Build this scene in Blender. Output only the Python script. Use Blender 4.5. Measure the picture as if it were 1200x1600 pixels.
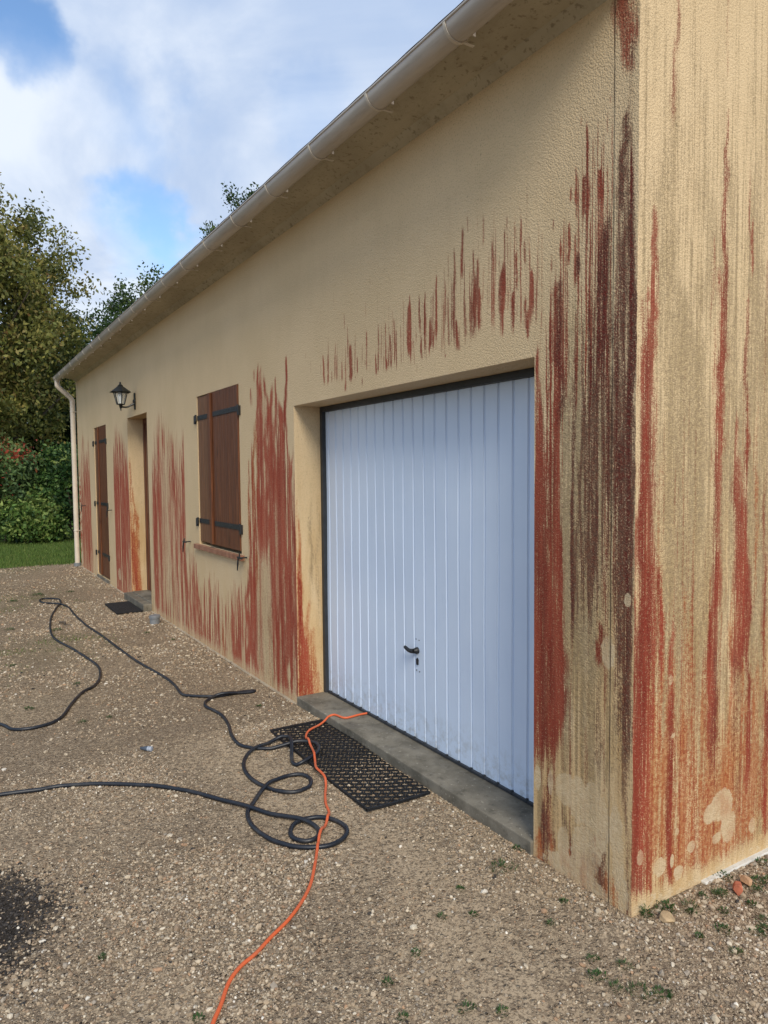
import bpy, bmesh, math, random
import numpy as np
from mathutils import Vector, Matrix
for o in list(bpy.data.objects): bpy.data.objects.remove(o)
S = bpy.context.scene
R_ = math.radians
# ---------------------------------------------------------------- camera
cam = bpy.data.cameras.new('camera'); camo = bpy.data.objects.new('camera', cam)
S.collection.objects.link(camo); S.camera = camo
FPX, PITCH, ROLL, YAW = 1117.85, 0.0537956, -0.0092339, 0.5511266
fw = Vector((-math.cos(YAW)*math.cos(PITCH), math.sin(YAW)*math.cos(PITCH), -math.sin(PITCH)))
rt = fw.cross(Vector((0,0,1))).normalized(); up = rt.cross(fw)
rt2 = rt*math.cos(ROLL)+up*math.sin(ROLL); up2 = up*math.cos(ROLL)-rt*math.sin(ROLL)
camo.matrix_world = Matrix(((rt2.x,up2.x,-fw.x,1.64979),(rt2.y,up2.y,-fw.y,-2.035035),(rt2.z,up2.z,-fw.z,1.589385),(0,0,0,1)))
cam.sensor_fit = 'VERTICAL'; cam.sensor_height = 24; cam.lens = 24*FPX/1600
cam.clip_start = .05; cam.clip_end = 2000
S.render.resolution_x = 768; S.render.resolution_y = 1024
# ---------------------------------------------------------------- world and sun
SUN_EL, SUN_DIR = R_(38), Vector((0.93,-0.30,0)).normalized()
W = bpy.data.worlds.new('World'); S.world = W; W.use_nodes = True
nt = W.node_tree; N = nt.nodes; LK = nt.links; N.clear()
def nd(t, **k):
    n = N.new(t)
    for a, b in k.items(): setattr(n, a, b)
    return n
wo = nd('ShaderNodeOutputWorld'); bg = nd('ShaderNodeBackground'); bg.inputs[1].default_value = 0.105
sky = nd('ShaderNodeTexSky', sky_type='NISHITA'); sky.sun_disc = False; sky.sun_elevation = SUN_EL
sky.sun_rotation = math.atan2(SUN_DIR.x, SUN_DIR.y); sky.air_density = 1.0; sky.dust_density = .6; sky.ozone_density = 1.6
tc = nd('ShaderNodeTexCoord')
sep = nd('ShaderNodeSeparateXYZ'); LK.new(tc.outputs['Generated'], sep.inputs[0])
def wm(op, a, b=None, c=None, clamp=False):
    n = nd('ShaderNodeMath', operation=op); n.use_clamp = clamp
    for i, v in enumerate((a, b, c)):
        if v is None: continue
        if isinstance(v, (int, float)): n.inputs[i].default_value = v
        else: LK.new(v, n.inputs[i])
    return n.outputs[0]
den = wm('ADD', wm('MAXIMUM', sep.outputs[2], 0.0), 0.22)
cx_ = wm('DIVIDE', sep.outputs[0], den); cy_ = wm('DIVIDE', sep.outputs[1], den)
cmb = nd('ShaderNodeCombineXYZ'); LK.new(cx_, cmb.inputs[0]); LK.new(cy_, cmb.inputs[1])
n1 = nd('ShaderNodeTexNoise'); n1.inputs['Scale'].default_value = 1.15; n1.inputs['Detail'].default_value = 7; n1.inputs['Roughness'].default_value = .52; n1.inputs['Distortion'].default_value = .35
LK.new(cmb.outputs[0], n1.inputs['Vector'])
n2 = nd('ShaderNodeTexNoise'); n2.inputs['Scale'].default_value = 1.5; n2.inputs['Detail'].default_value = 8; n2.inputs['Roughness'].default_value = .55; n2.inputs['Distortion'].default_value = .5
mp2 = nd('ShaderNodeMapping'); mp2.inputs['Location'].default_value = (4.2,1.7,3); LK.new(cmb.outputs[0], mp2.inputs[0]); LK.new(mp2.outputs[0], n2.inputs['Vector'])
cov = wm('ADD', wm('MULTIPLY', n1.outputs[0], 1.0), .09)
n3 = nd('ShaderNodeTexNoise'); n3.inputs['Scale'].default_value = 4.5; n3.inputs['Detail'].default_value = 6; n3.inputs['Roughness'].default_value = .55; LK.new(tc.outputs['Generated'], n3.inputs['Vector'])
w0 = nd('ShaderNodeVectorMath', operation='MULTIPLY_ADD'); LK.new(n3.outputs[1], w0.inputs[0]); w0.inputs[1].default_value = (.42,.42,.30); LK.new(tc.outputs['Generated'], w0.inputs[2])
w1 = nd('ShaderNodeVectorMath', operation='SUBTRACT'); LK.new(w0.outputs[0], w1.inputs[0]); w1.inputs[1].default_value = (.21,.21,.15)
wdir = nd('ShaderNodeVectorMath', operation='NORMALIZE'); LK.new(w1.outputs[0], wdir.inputs[0])
def hole(dirv, inner, outer, amt):
    global cov
    d = nd('ShaderNodeVectorMath', operation='DOT_PRODUCT'); LK.new(wdir.outputs[0], d.inputs[0]); d.inputs[1].default_value = Vector(dirv).normalized()
    m = nd('ShaderNodeMapRange', interpolation_type='SMOOTHSTEP'); LK.new(d.outputs['Value'], m.inputs[0])
    m.inputs[1].default_value = math.cos(R_(outer)); m.inputs[2].default_value = math.cos(R_(inner)); m.inputs[3].default_value = 0; m.inputs[4].default_value = amt
    cov = wm('SUBTRACT', cov, m.outputs[0])
hole((-0.878, 0.068, 0.474), 0, 5, 0.42)
hole((-0.894, 0.193, 0.404), 0, 7, 0.25)
hole((-0.942, 0.195, 0.273), 0, 5, 0.42)
hole((-0.808, 0.418, 0.415), 2, 7, 0.2)
hole((-0.924, 0.093, 0.371), 2, 9, -0.25)
hole((-0.958, 0.17, 0.23), 1, 5, -0.3)
hole((-0.835, 0.353, 0.422), 4, 14, -0.12)
cr = nd('ShaderNodeMapRange', interpolation_type='SMOOTHSTEP'); LK.new(cov, cr.inputs[0])
cr.inputs[1].default_value = .25; cr.inputs[2].default_value = .78
shade = nd('ShaderNodeMapRange', interpolation_type='SMOOTHSTEP'); LK.new(n2.outputs[0], shade.inputs[0]); shade.inputs[1].default_value = .38; shade.inputs[2].default_value = .66
cc = nd('ShaderNodeMix', data_type='RGBA'); cc.inputs[6].default_value = (3.9,4.9,6.7,1); cc.inputs[7].default_value = (6.6,7.2,8.1,1); LK.new(shade.outputs[0], cc.inputs[0])
mx = nd('ShaderNodeMix', data_type='RGBA'); LK.new(cr.outputs[0], mx.inputs[0]); hs = nd('ShaderNodeHueSaturation'); hs.inputs['Saturation'].default_value = 1.1; hs.inputs['Value'].default_value = 1.7; LK.new(sky.outputs[0], hs.inputs['Color']); LK.new(hs.outputs[0], mx.inputs[6]); LK.new(cc.outputs[2], mx.inputs[7])
LK.new(mx.outputs[2], bg.inputs[0]); LK.new(bg.outputs[0], wo.inputs[0])
sl = bpy.data.lights.new('sun', 'SUN'); sl.energy = 2.5; sl.angle = R_(24); sl.color = (1,.93,.8)
slo = bpy.data.objects.new('sun', sl); S.collection.objects.link(slo)
sd = Vector((SUN_DIR.x*math.cos(SUN_EL), SUN_DIR.y*math.cos(SUN_EL), math.sin(SUN_EL)))
slo.rotation_euler = sd.to_track_quat('Z','Y').to_euler(); slo.location = sd*30
S.view_settings.view_transform = 'Standard'; S.view_settings.look = 'None'; S.view_settings.gamma = 1; S.view_settings.exposure = .30
S.view_settings.use_curve_mapping = False
S.cycles.max_bounces = 6; S.cycles.diffuse_bounces = 4
# ---------------------------------------------------------------- measured data (metres; facade plane x,z; gable plane y,z)
FS=[(-1.056,2.8,2.654,0.0094,0,0.5),(-0.967,2.714,2.426,0.024,0,1),(-0.928,2.755,2.64,0.0112,0,0.6),(-0.857,2.723,2.651,0.006,0,0.5),(-0.823,2.723,2.539,0.0131,0,0.7),(-0.726,2.732,2.663,0.0045,2,0.6),(-1.031,2.646,2.178,0.021,0,0.8),(-1.159,2.547,2.198,0.0262,0,0.9),(-1.092,2.504,2.277,0.0131,0,0.7),(-1.311,2.479,2.269,0.018,0,0.8),(-1.266,2.435,2.238,0.018,0,0.9),(-1.397,2.503,2.235,0.018,0,0.9),(-1.216,2.344,2.172,0.0187,0,1),(-1.184,2.281,2.179,0.015,0,0.8),(-1.37,2.266,2.219,0.0135,0,0.8),(-1.303,2.232,2.173,0.0075,0,0.7),(-1.007,2.299,2.13,0.0225,0,1),(-0.984,2.257,2.127,0.0187,0,0.8),(-0.937,2.292,2.185,0.012,0,0.8),(-0.865,2.544,2.278,0.0187,0,1),(-0.884,2.439,2.24,0.024,0,1),(-0.834,2.407,2.189,0.0375,0,0.9),(-0.817,2.506,2.31,0.009,0,0.8),(-0.748,2.554,2.448,0.0075,0,0.5),(-0.675,2.618,2.282,0.018,0,0.8),(-0.69,2.454,2.225,0.03,0,1),(-0.605,2.496,2.317,0.0135,0,0.9),(-0.574,2.626,2.493,0.009,0,0.6),(-0.56,2.541,2.403,0.012,0,0.8),(-0.52,2.403,2.213,0.021,0,1),(-0.555,2.306,2.22,0.009,0,1),(-0.538,2.255,2.101,0.0157,0,0.9),(-0.66,2.368,2.239,0.012,0,0.5),(-0.405,2.425,2.356,0.0056,0,0.6),(-0.361,2.467,2.382,0.009,0,0.7),(-0.395,2.563,2.509,0.0075,0,0.5),(-0.308,2.528,2.342,0.015,0,0.9),(-0.266,2.411,2.323,0.0202,2,1),(-1.09,2.159,2.12,0.0094,0,0.8),(-1.335,2.13,2.095,0.0075,0,0.6),(-0.93,2.375,2.162,0.0562,0,0.3),(-1.028,2.494,2.166,0.0562,0,0.22),(-0.258,2.893,2.843,0.0079,0,0.5),(-0.227,2.87,2.462,0.0197,0,0.85),(-0.246,2.679,2.498,0.0262,0,0.9),(-0.188,2.795,2.756,0.0066,0,0.5),(-0.33,2.78,2.729,0.0066,0,0.6),(-0.285,2.733,2.57,0.0118,0,0.7),(-0.287,2.642,2.571,0.0171,0,1),(-0.305,2.649,2.587,0.014,0,0.8),(-0.307,2.526,2.413,0.021,0,0.9),(-0.155,2.676,2.529,0.0262,0,1),(-0.134,2.87,2.764,0.007,0,0.7),(-0.12,2.902,2.873,0.0066,0,0.6),(-0.361,2.469,2.396,0.014,0,0.8),(-0.397,2.564,2.521,0.0066,0,0.5),(-0.406,2.439,2.354,0.0105,0,0.6),(-0.265,2.402,2.3,0.0262,2,0.9),(-0.286,2.489,2.253,0.0157,0,0.9),(-0.673,2.624,2.509,0.0087,0,0.5),(-0.685,2.455,2.223,0.0245,0,0.9),(-0.574,2.628,2.483,0.0087,0,0.6),(-0.604,2.491,2.322,0.0118,0,0.8),(-0.561,2.535,2.413,0.0118,0,0.7),(-0.522,2.409,2.159,0.028,0,1),(-0.546,2.298,2.141,0.021,0,0.9),(-2.364,2.336,2.109,0.0252,0,0.9),(-2.291,2.427,2.211,0.0158,0,0.5),(-2.005,2.354,2.085,0.0448,0,1),(-2.087,2.159,2.061,0.0245,0,0.9),(-1.94,2.255,2.142,0.0168,0,0.8),(-1.883,2.135,2.078,0.0123,0,0.8),(-1.85,2.243,2.181,0.0098,0,0.6),(-1.729,2.237,2.104,0.0172,0,0.8),(-1.583,2.333,2.111,0.021,0,1),(-1.417,2.462,2.136,0.0294,0,1),(-1.089,2.155,2.124,0.0088,0,0.6),(-2.543,2.327,2.227,0.0105,0,0.4),(-2.614,2.38,2.337,0.0105,0,0.4),(-2.086,2.536,2.42,0.014,0,0.7),(-2.044,2.463,2.322,0.0123,0,0.7),(-2.217,2.681,2.588,0.0084,0,0.4),(-1.785,2.684,2.599,0.0074,0,0.5),(-1.837,2.549,2.426,0.0074,0,0.35),(-1.503,2.537,2.423,0.0063,0,0.35),(-0.486,2.194,0.293,0.044,0,1),(-0.474,1.94,0.27,0.06,0,0.9),(-0.491,1.167,0.357,0.056,0,1),(-0.447,0.952,0.373,0.056,0,1),(-0.369,2.354,1.83,0.064,0,0.95),(-0.366,2.366,1.682,0.044,2,0.8),(-0.379,2.028,0.464,0.04,0,0.8),(-0.37,1.433,0.401,0.064,0,0.9),(-0.383,1.053,0.409,0.088,0,0.95),(-0.398,1.882,1.533,0.024,0,0.7),(-0.417,1.684,0.919,0.015,0,0.5),(-0.411,0.765,0.399,0.03,0,1),(-0.273,2.297,0.412,0.15,3,0.55),(-0.194,2.325,0.478,0.15,3,0.6),(-0.259,2.058,1.293,0.064,3,0.9),(-0.249,1.82,1.39,0.036,3,0.9),(-0.293,1.679,0.442,0.054,3,0.7),(-0.154,2.517,1.442,0.09,2,0.6),(-0.143,2.523,2.175,0.048,2,0.7),(-0.179,2.184,0.483,0.072,3,0.6),(-0.309,2.328,1.534,0.018,0,0.3),(-0.126,2.309,0.503,0.03,0,0.4),(-0.14,1.812,0.974,0.03,0,0.35),(-0.354,1.681,0.42,0.036,3,0.6),(-0.16,1.06,0.835,0.036,0,1),(-0.16,0.849,0.427,0.036,2,0.6),(-0.156,0.22,0.06,0.039,2,0.75),(-0.156,0.232,0.048,0.027,0,0.6),(-0.431,0.405,0.019,0.06,0,0.75),(-0.416,0.397,0.052,0.048,2,0.6),(-0.338,0.243,0.036,0.048,3,0.6),(-0.281,0.292,0.089,0.036,3,0.6),(-0.445,0.12,-0.001,0.064,1,0.5),(-0.168,0.141,-0.008,0.12,1,0.35),(-0.051,3.311,2.984,0.102,0,1),(-0.063,3.065,2.916,0.048,0,0.7),(-0.036,3.051,2.967,0.03,2,0.6),(-0.064,2.841,2.422,0.039,2,0.9),(-0.032,2.691,2.477,0.015,0,0.8),(-0.06,2.532,0.852,0.108,2,0.62),(-0.041,2.461,0.994,0.054,0,0.45),(-0.04,1.401,0.833,0.066,2,0.95),(-0.023,2.11,0.072,0.027,2,0.7),(-0.088,2.387,0.985,0.027,0,0.5),(-0.054,0.897,0.408,0.102,3,0.7),(-0.04,0.9,0.343,0.06,2,0.5),(-0.063,0.118,0.022,0.09,1,0.4),(-0.001,0.772,0.08,0.012,0,0.8),(-3.457,2.457,1.791,0.052,0,0.9),(-3.401,2.434,1.501,0.108,0,0.9),(-3.306,2.387,0.832,0.108,0,0.9),(-3.226,2.241,1.315,0.072,0,0.8),(-3.187,2.29,0.846,0.099,0,0.95),(-3.12,2.307,1.779,0.055,0,0.8),(-3.072,2.178,0.393,0.144,0,1),(-2.949,2.43,1.773,0.055,0,0.95),(-2.992,2.037,0.036,0.077,0,0.9),(-2.899,1.813,0.039,0.06,0,0.9),(-2.844,1.854,0.054,0.08,0,0.8),(-3.524,2.396,2.277,0.039,0,0.7),(-3.599,2.26,2.09,0.056,0,0.7),(-3.684,1.748,0.942,0.042,1,0.9),(-3.557,2.034,0.297,0.078,1,1),(-3.498,2.079,1.058,0.065,1,0.8),(-3.667,1.499,0.278,0.07,1,0.7),(-3.169,1.319,-0.006,0.072,0,0.8),(-2.99,1.056,0.042,0.132,0,0.95),(-2.784,1.161,0.073,0.06,1,1),(-3.066,1.775,0.019,0.099,2,0.25),(-3.761,0.888,-0.053,0.112,0,0.9),(-3.65,0.848,-0.025,0.112,0,0.8),(-3.544,1.008,0.305,0.156,0,0.5)]
FC=[(-0.027,1.136,0.016,0.025),(-0.115,0.933,0.03,0.061),(-0.071,0.282,0.03,0.0995),(-0.061,0.179,0.027,0.1185),(-0.037,0.059,0.024,0.071),(-0.475,0.336,0.018,0.054),(-0.402,0.344,0.015,0.0525),(-0.316,0.343,0.056,0.0665),(-0.249,0.33,0.054,0.0905),(-0.185,0.326,0.045,0.0985),(-0.139,0.276,0.036,0.1095),(-0.331,0.117,0.03,0.078),(-0.216,0.144,0.072,0.1),(-0.297,0.029,0.12,0.0565),(-0.199,0.001,0.1,0.055),(-8.676,0.23,0.086,0.082),(-3.427,0.91,0.0195,0.0195)]
R=[([(-11.913,2.03),(-11.607,2.185),(-11.402,2.554),(-11.154,2.166),(-10.8,2.409),(-10.669,2.145),(-10.695,1.009),(-10.724,0.172)],1.0,0.1,0),([(-8.89,2.069),(-8.758,2.372),(-8.57,2.488),(-8.382,2.346),(-8.201,2.208),(-7.992,2.031),(-7.775,1.698),(-7.537,1.616)],1.4,0.12,0),([(-6.75,1.759),(-6.572,2.328),(-6.389,2.467),(-6.231,2.424),(-6.058,2.32),(-5.936,2.277),(-5.748,2.197),(-5.573,2.056),(-5.423,2.236),(-5.411,1.858)],1.0,0.12,0),([(-5.481,1.031),(-5.375,0.974),(-5.267,0.982),(-5.143,0.96),(-5.078,0.75)],0.8,0.12,0),([(-5.126,0.652),(-4.937,0.765),(-4.806,0.719),(-4.634,0.807),(-4.48,0.726),(-4.314,0.661),(-4.114,0.768),(-3.961,0.759),(-3.809,0.854),(-3.72,0.94)],1.0,0.12,0),([(-3.674,1.798),(-3.55,2.085),(-3.448,2.316),(-3.357,2.352),(-3.262,2.294),(-3.146,2.235),(-3.046,2.179),(-2.945,2.212),(-2.896,1.814),(-2.838,1.942),(-2.783,1.766)],1.0,0.12,0)]
GS=[(0.073,2.54,1.803,0.042,0,1),(0.069,2.241,1.759,0.054,0,0.9),(0.029,2.257,1.222,0.078,0,0.7),(0.023,1.975,0.113,0.08,0,0.9),(0.032,1.669,0.111,0.072,1,0.8),(0.058,1.334,0.127,0.112,0,0.8),(0.015,1.225,0.07,0.036,0,1),(0.079,0.991,0.122,0.048,1,0.9),(0.112,1.67,0.516,0.048,1,0.45),(0.137,1.253,0.807,0.024,0,1),(0.139,1.307,0.199,0.03,1,0.6),(0.222,1.091,0.064,0.039,0,1),(0.215,0.973,0.079,0.06,1,0.7),(0.266,0.727,0.063,0.12,1,0.35),(0.486,2.97,2.345,0.028,0,0.9),(0.481,2.622,1.916,0.036,0,0.8),(0.471,2.387,1.674,0.056,0,0.75),(0.464,2.009,1.431,0.056,0,0.7),(0.474,1.674,0.304,0.056,0,0.8),(0.467,1.31,0.294,0.056,0,0.95),(0.452,0.942,0.287,0.048,2,0.5),(0.587,1.847,0.922,0.04,0,0.7),(0.618,1.7,0.66,0.088,0,0.75),(0.641,1.325,0.683,0.09,0,0.95),(0.607,1.176,0.193,0.12,1,0.5),(0.634,0.919,0.133,0.056,2,0.5),(0.69,1.105,0.237,0.028,0,1),(0.706,0.648,0.222,0.036,0,0.8),(0.83,0.734,0.051,0.056,0,0.9),(0.791,1.677,0.628,0.032,0,0.6),(0.199,3.306,3.007,0.024,0,0.8),(0.169,3.125,2.75,0.027,0,0.7),(0.487,3.449,2.951,0.016,0,0.5),(0.665,2.574,2.308,0.02,0,0.9),(0.643,2.774,2.415,0.016,0,0.6),(0.647,2.316,1.525,0.032,0,0.75),(0.652,1.8,1.17,0.035,0,0.7),(0.418,2.472,2.101,0.02,0,0.5),(0.437,2.149,1.817,0.02,0,0.45),(0.724,1.928,0.903,0.03,1,0.5),(0.762,2.577,1.677,0.02,0,0.4),(0.168,1.896,0.261,0.12,3,0.4),(0.343,2.816,0.209,0.2,3,0.35),(0.24,1.556,0.729,0.048,3,0.6),(0.334,1.906,0.34,0.04,3,0.6),(0.759,2.18,0.633,0.12,3,0.45),(0.527,2.862,1.18,0.12,3,0.35),(0.633,3.124,2.171,0.064,3,0.3),(0.399,1.314,0.325,0.08,3,0.5),(0.547,0.93,0.21,0.04,3,0.6),(0.748,0.641,0.13,0.06,3,0.6),(0.153,2.883,1.671,0.036,3,0.25),(0.345,1.198,0.062,0.28,1,0.25),(0.372,0.584,0.056,0.18,1,0.35),(0.729,0.512,0.082,0.24,1,0.3)]
GC=[(0.445,0.258,0.036,0.0385),(0.526,0.275,0.07,0.0625),(0.571,0.18,0.048,0.063),(0.202,0.825,0.012,0.019),(0.221,0.614,0.012,0.012),(0.251,0.243,0.012,0.015),(0.336,0.162,0.024,0.0225),(0.043,0.206,0.018,0.0285),(0.153,0.137,0.036,0.034),(0.734,0.136,0.024,0.0325),(0.223,0.14,0.012,0.0245),(0.261,0.087,0.028,0.025),(-0.028,1.143,0.015,0.025),(0.496,0.149,0.03,0.021)]
HOSE=[(-3.684,-1.991),(-3.465,-1.783),(-3.33,-1.724),(-3.281,-1.628),(-3.312,-1.507),(-3.415,-1.421),(-3.64,-1.335),(-3.866,-1.234),(-4.002,-1.128),(-4.231,-1.047),(-4.576,-0.996),(-4.993,-1.024),(-5.42,-1.083),(-5.906,-1.165),(-6.378,-1.15),(-7.071,-1.062),(-7.719,-0.923),(-8.025,-0.841),(-8.35,-0.83),(-8.504,-0.97),(-8.384,-1.043),(-8.141,-1.01),(-7.937,-0.867),(-7.638,-0.805),(-7.078,-0.815),(-6.404,-0.8),(-5.796,-0.754),(-5.145,-0.715),(-4.585,-0.681),(-4.228,-0.645),(-3.903,-0.613),(-3.661,-0.61),(-3.432,-0.627),(-3.359,-0.584),(-3.289,-0.476),(-3.257,-0.388),(-3.266,-0.265),(-3.256,-0.166),(-3.227,-0.178),(-3.237,-0.276),(-3.233,-0.378),(-3.245,-0.449),(-3.195,-0.529),(-3.086,-0.564),(-2.962,-0.542),(-2.835,-0.533),(-2.652,-0.558),(-2.46,-0.605),(-2.299,-0.62),(-2.213,-0.578),(-2.158,-0.51),(-2.127,-0.428),(-2.098,-0.328),(-2.046,-0.267),(-1.984,-0.26),(-1.908,-0.298),(-1.861,-0.356),(-1.846,-0.429),(-1.875,-0.458),(-1.947,-0.441),(-2.066,-0.387),(-2.172,-0.352),(-2.221,-0.371),(-2.231,-0.424),(-2.202,-0.508),(-2.159,-0.599),(-2.074,-0.669),(-1.958,-0.713),(-1.831,-0.725),(-1.71,-0.707),(-1.63,-0.678),(-1.568,-0.622),(-1.557,-0.564),(-1.581,-0.507),(-1.649,-0.47),(-1.719,-0.478),(-1.75,-0.526),(-1.746,-0.593),(-1.712,-0.668),(-1.639,-0.746),(-1.539,-0.831),(-1.476,-0.878),(-1.389,-0.902),(-1.294,-0.905),(-1.197,-0.888),(-1.117,-0.854),(-1.052,-0.8),(-1.008,-0.722),(-1.007,-0.652),(-1.044,-0.589),(-1.106,-0.558),(-1.182,-0.567),(-1.242,-0.605),(-1.273,-0.665),(-1.264,-0.729),(-1.212,-0.778),(-1.151,-0.797),(-1.1,-0.777),(-1.08,-0.736),(-1.104,-0.693),(-1.163,-0.67),(-1.226,-0.681),(-1.306,-0.727),(-1.405,-0.802),(-1.519,-0.861),(-1.673,-0.94),(-1.813,-1.015),(-1.921,-1.102),(-2.018,-1.199),(-2.116,-1.323),(-2.2,-1.454),(-2.268,-1.586),(-2.276,-1.695),(-2.317,-1.852),(-2.374,-2.069)]
NH=38
CORD=[(-2.228,0.215),(-2.233,0.152),(-2.229,0.049),(-2.326,0.013),(-2.284,-0.112),(-2.227,-0.204),(-2.141,-0.262),(-2.049,-0.286),(-1.942,-0.313),(-1.815,-0.363),(-1.72,-0.402),(-1.638,-0.409),(-1.565,-0.424),(-1.467,-0.477),(-1.372,-0.522),(-1.282,-0.551),(-1.204,-0.601),(-1.144,-0.651),(-1.078,-0.703),(-0.984,-0.761),(-0.88,-0.824),(-0.786,-0.886),(-0.701,-0.961),(-0.628,-1.045),(-0.572,-1.134),(-0.515,-1.215),(-0.479,-1.283),(-0.429,-1.339),(-0.356,-1.388),(-0.296,-1.433),(-0.216,-1.477),(-0.099,-1.521)]
WEED=[(-0.486,-0.183,12),(-0.523,-0.008,6),(0.022,0.141,10),(0.077,0.213,8),(0.021,0.054,7),(0.145,-0.347,9),(0.269,-0.29,9),(0.31,-0.239,10),(0.081,-0.291,5),(0.157,-0.228,5),(0.036,-0.77,7),(0.107,-0.695,6),(-0.123,-0.274,4),(-0.246,-0.762,5),(-0.176,-0.917,5),(-0.032,-0.952,5),(0.026,0.502,8),(0.113,0.573,8),(0.267,0.374,6),(0.296,0.288,6),(-0.462,-0.409,4),(-0.358,-0.575,4),(-8.909,-1.004,10),(-6.363,-1.085,9),(-6.647,-1.506,8),(-8.946,-0.602,6),(-3.709,-1.596,8),(-3.233,-1.324,6),(-3.245,-1.165,6),(-4.172,-1.224,5),(-5.684,-0.341,5),(-2.909,-0.25,5),(-0.341,-1.461,5),(0.313,0.132,5),(-0.194,-0.14,4),(0.056,0.735,6),(0.085,0.372,5),(-5.256,-0.201,4),(-8.555,-1.336,8),(-0.777,-1.646,3),(-0.311,-0.467,4),(-5.072,-1.593,6),(0.209,-0.334,6)]

C = S.collection
rng = np.random.default_rng(7); random.seed(7)
# ---------------------------------------------------------------- helpers
def link(name, me, mat=None, parent=None):
    o = bpy.data.objects.new(name, me); C.objects.link(o)
    if mat is not None:
        for m in (mat if isinstance(mat, (list, tuple)) else [mat]): me.materials.append(m)
    if parent is not None: o.parent = parent
    return o
def tag(o, label=None, cat=None, group=None, kind=None):
    if label: o['label'] = label
    if cat: o['category'] = cat
    if group: o['group'] = group
    if kind: o['kind'] = kind
    return o
def thing(name, loc, label, cat, group=None, rz=0):
    o = bpy.data.objects.new(name, None); C.objects.link(o); o.location = loc; o.rotation_euler = (0,0,rz); o.empty_display_size = .1
    return tag(o, label, cat, group)
def npmesh(name, V, F, mat, parent=None, smooth=False, attrs=None, matidx=None):
    V = np.asarray(V, np.float32); F = np.asarray(F, np.int32); k = F.shape[1]
    me = bpy.data.meshes.new(name); me.vertices.add(len(V)); me.vertices.foreach_set('co', V.ravel())
    me.loops.add(F.size); me.loops.foreach_set('vertex_index', F.ravel())
    me.polygons.add(len(F)); me.polygons.foreach_set('loop_start', np.arange(0, F.size, k, dtype=np.int32))
    me.polygons.foreach_set('use_smooth', np.full(len(F), smooth))
    for n, (dom, a) in (attrs or {}).items():
        at = me.attributes.new(n, 'FLOAT_COLOR', dom); at.data.foreach_set('color', np.asarray(a, np.float32).ravel())
    if matidx is not None: me.polygons.foreach_set('material_index', np.asarray(matidx, np.int32))
    me.update(calc_edges=True); me.validate()
    return link(name, me, mat, parent)
class MB:
    def __init__(s): s.bm = bmesh.new()
    def box(s, x0,x1,y0,y1,z0,z1, bev=0, seg=2, rot=None, piv=None):
        r = bmesh.ops.create_cube(s.bm, size=1)
        vs = r['verts']
        for v in vs: v.co = Vector(((x0+x1)/2+v.co.x*(x1-x0), (y0+y1)/2+v.co.y*(y1-y0), (z0+z1)/2+v.co.z*(z1-z0)))
        if bev:
            es = list({e for v in vs for e in v.link_edges}); rr = bmesh.ops.bevel(s.bm, geom=es, offset=bev, segments=seg, affect='EDGES', profile=.5)
            vs = rr['verts']
        if rot is not None:
            p = Vector(piv) if piv else Vector(((x0+x1)/2,(y0+y1)/2,(z0+z1)/2)); M = Matrix.Rotation(rot[1], 4, rot[0])
            for v in {v for v in vs}: v.co = p + M @ (v.co-p)
        return s
    def prism(s, pts, axis, a, b):
        def P(u, v, w): return {'x':(w,u,v), 'y':(u,w,v), 'z':(u,v,w)}[axis]
        A = [s.bm.verts.new(P(u,v,a)) for u,v in pts]; B = [s.bm.verts.new(P(u,v,b)) for u,v in pts]
        s.bm.faces.new(A); s.bm.faces.new(B[::-1]); n = len(pts)
        for i in range(n): s.bm.faces.new((A[i], B[i], B[(i+1)%n], A[(i+1)%n]))
        return s
    def lathe(s, prof, c=(0,0,0), axis='z', n=20):
        rings = []
        for r, h in prof:
            ring = []
            for i in range(n):
                a = 2*math.pi*i/n; u, v = r*math.cos(a), r*math.sin(a)
                p = {'z':(u,v,h), 'x':(h,u,v), 'y':(u,h,v)}[axis]
                ring.append(s.bm.verts.new((c[0]+p[0], c[1]+p[1], c[2]+p[2])))
            rings.append(ring)
        for A, B in zip(rings, rings[1:]):
            for i in range(n): s.bm.faces.new((A[i], A[(i+1)%n], B[(i+1)%n], B[i]))
        s.bm.faces.new(rings[0][::-1]); s.bm.faces.new(rings[-1]); return s
    def tube(s, pts, r, n=8, rads=None, smoothn=0):
        V, F = tube_np(pts, r, n, rads, smoothn)
        vs = [s.bm.verts.new(v) for v in V]
        for f in F: s.bm.faces.new([vs[i] for i in f])
        m = len(V)//n; s.bm.faces.new(vs[:n][::-1]); s.bm.faces.new(vs[(m-1)*n:]); return s
    def build(s, name, mat, parent=None, smooth=False, angle=40):
        bmesh.ops.recalc_face_normals(s.bm, faces=s.bm.faces[:])
        me = bpy.data.meshes.new(name); s.bm.to_mesh(me); s.bm.free()
        if smooth:
            me.polygons.foreach_set('use_smooth', [True]*len(me.polygons)); me.set_sharp_from_angle(angle=R_(angle))
        return link(name, me, mat, parent)
def catmull(P, k):
    P = np.asarray(P, float); Q = np.vstack([2*P[0]-P[1], P, 2*P[-1]-P[-2]]); out = []
    for i in range(1, len(Q)-2):
        for t in np.linspace(0, 1, k, endpoint=False):
            a, b, c, d = Q[i-1:i+3]
            out.append(.5*((2*b)+(-a+c)*t+(2*a-5*b+4*c-d)*t*t+(-a+3*b-3*c+d)*t**3))
    out.append(P[-1]); return np.array(out)
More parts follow.
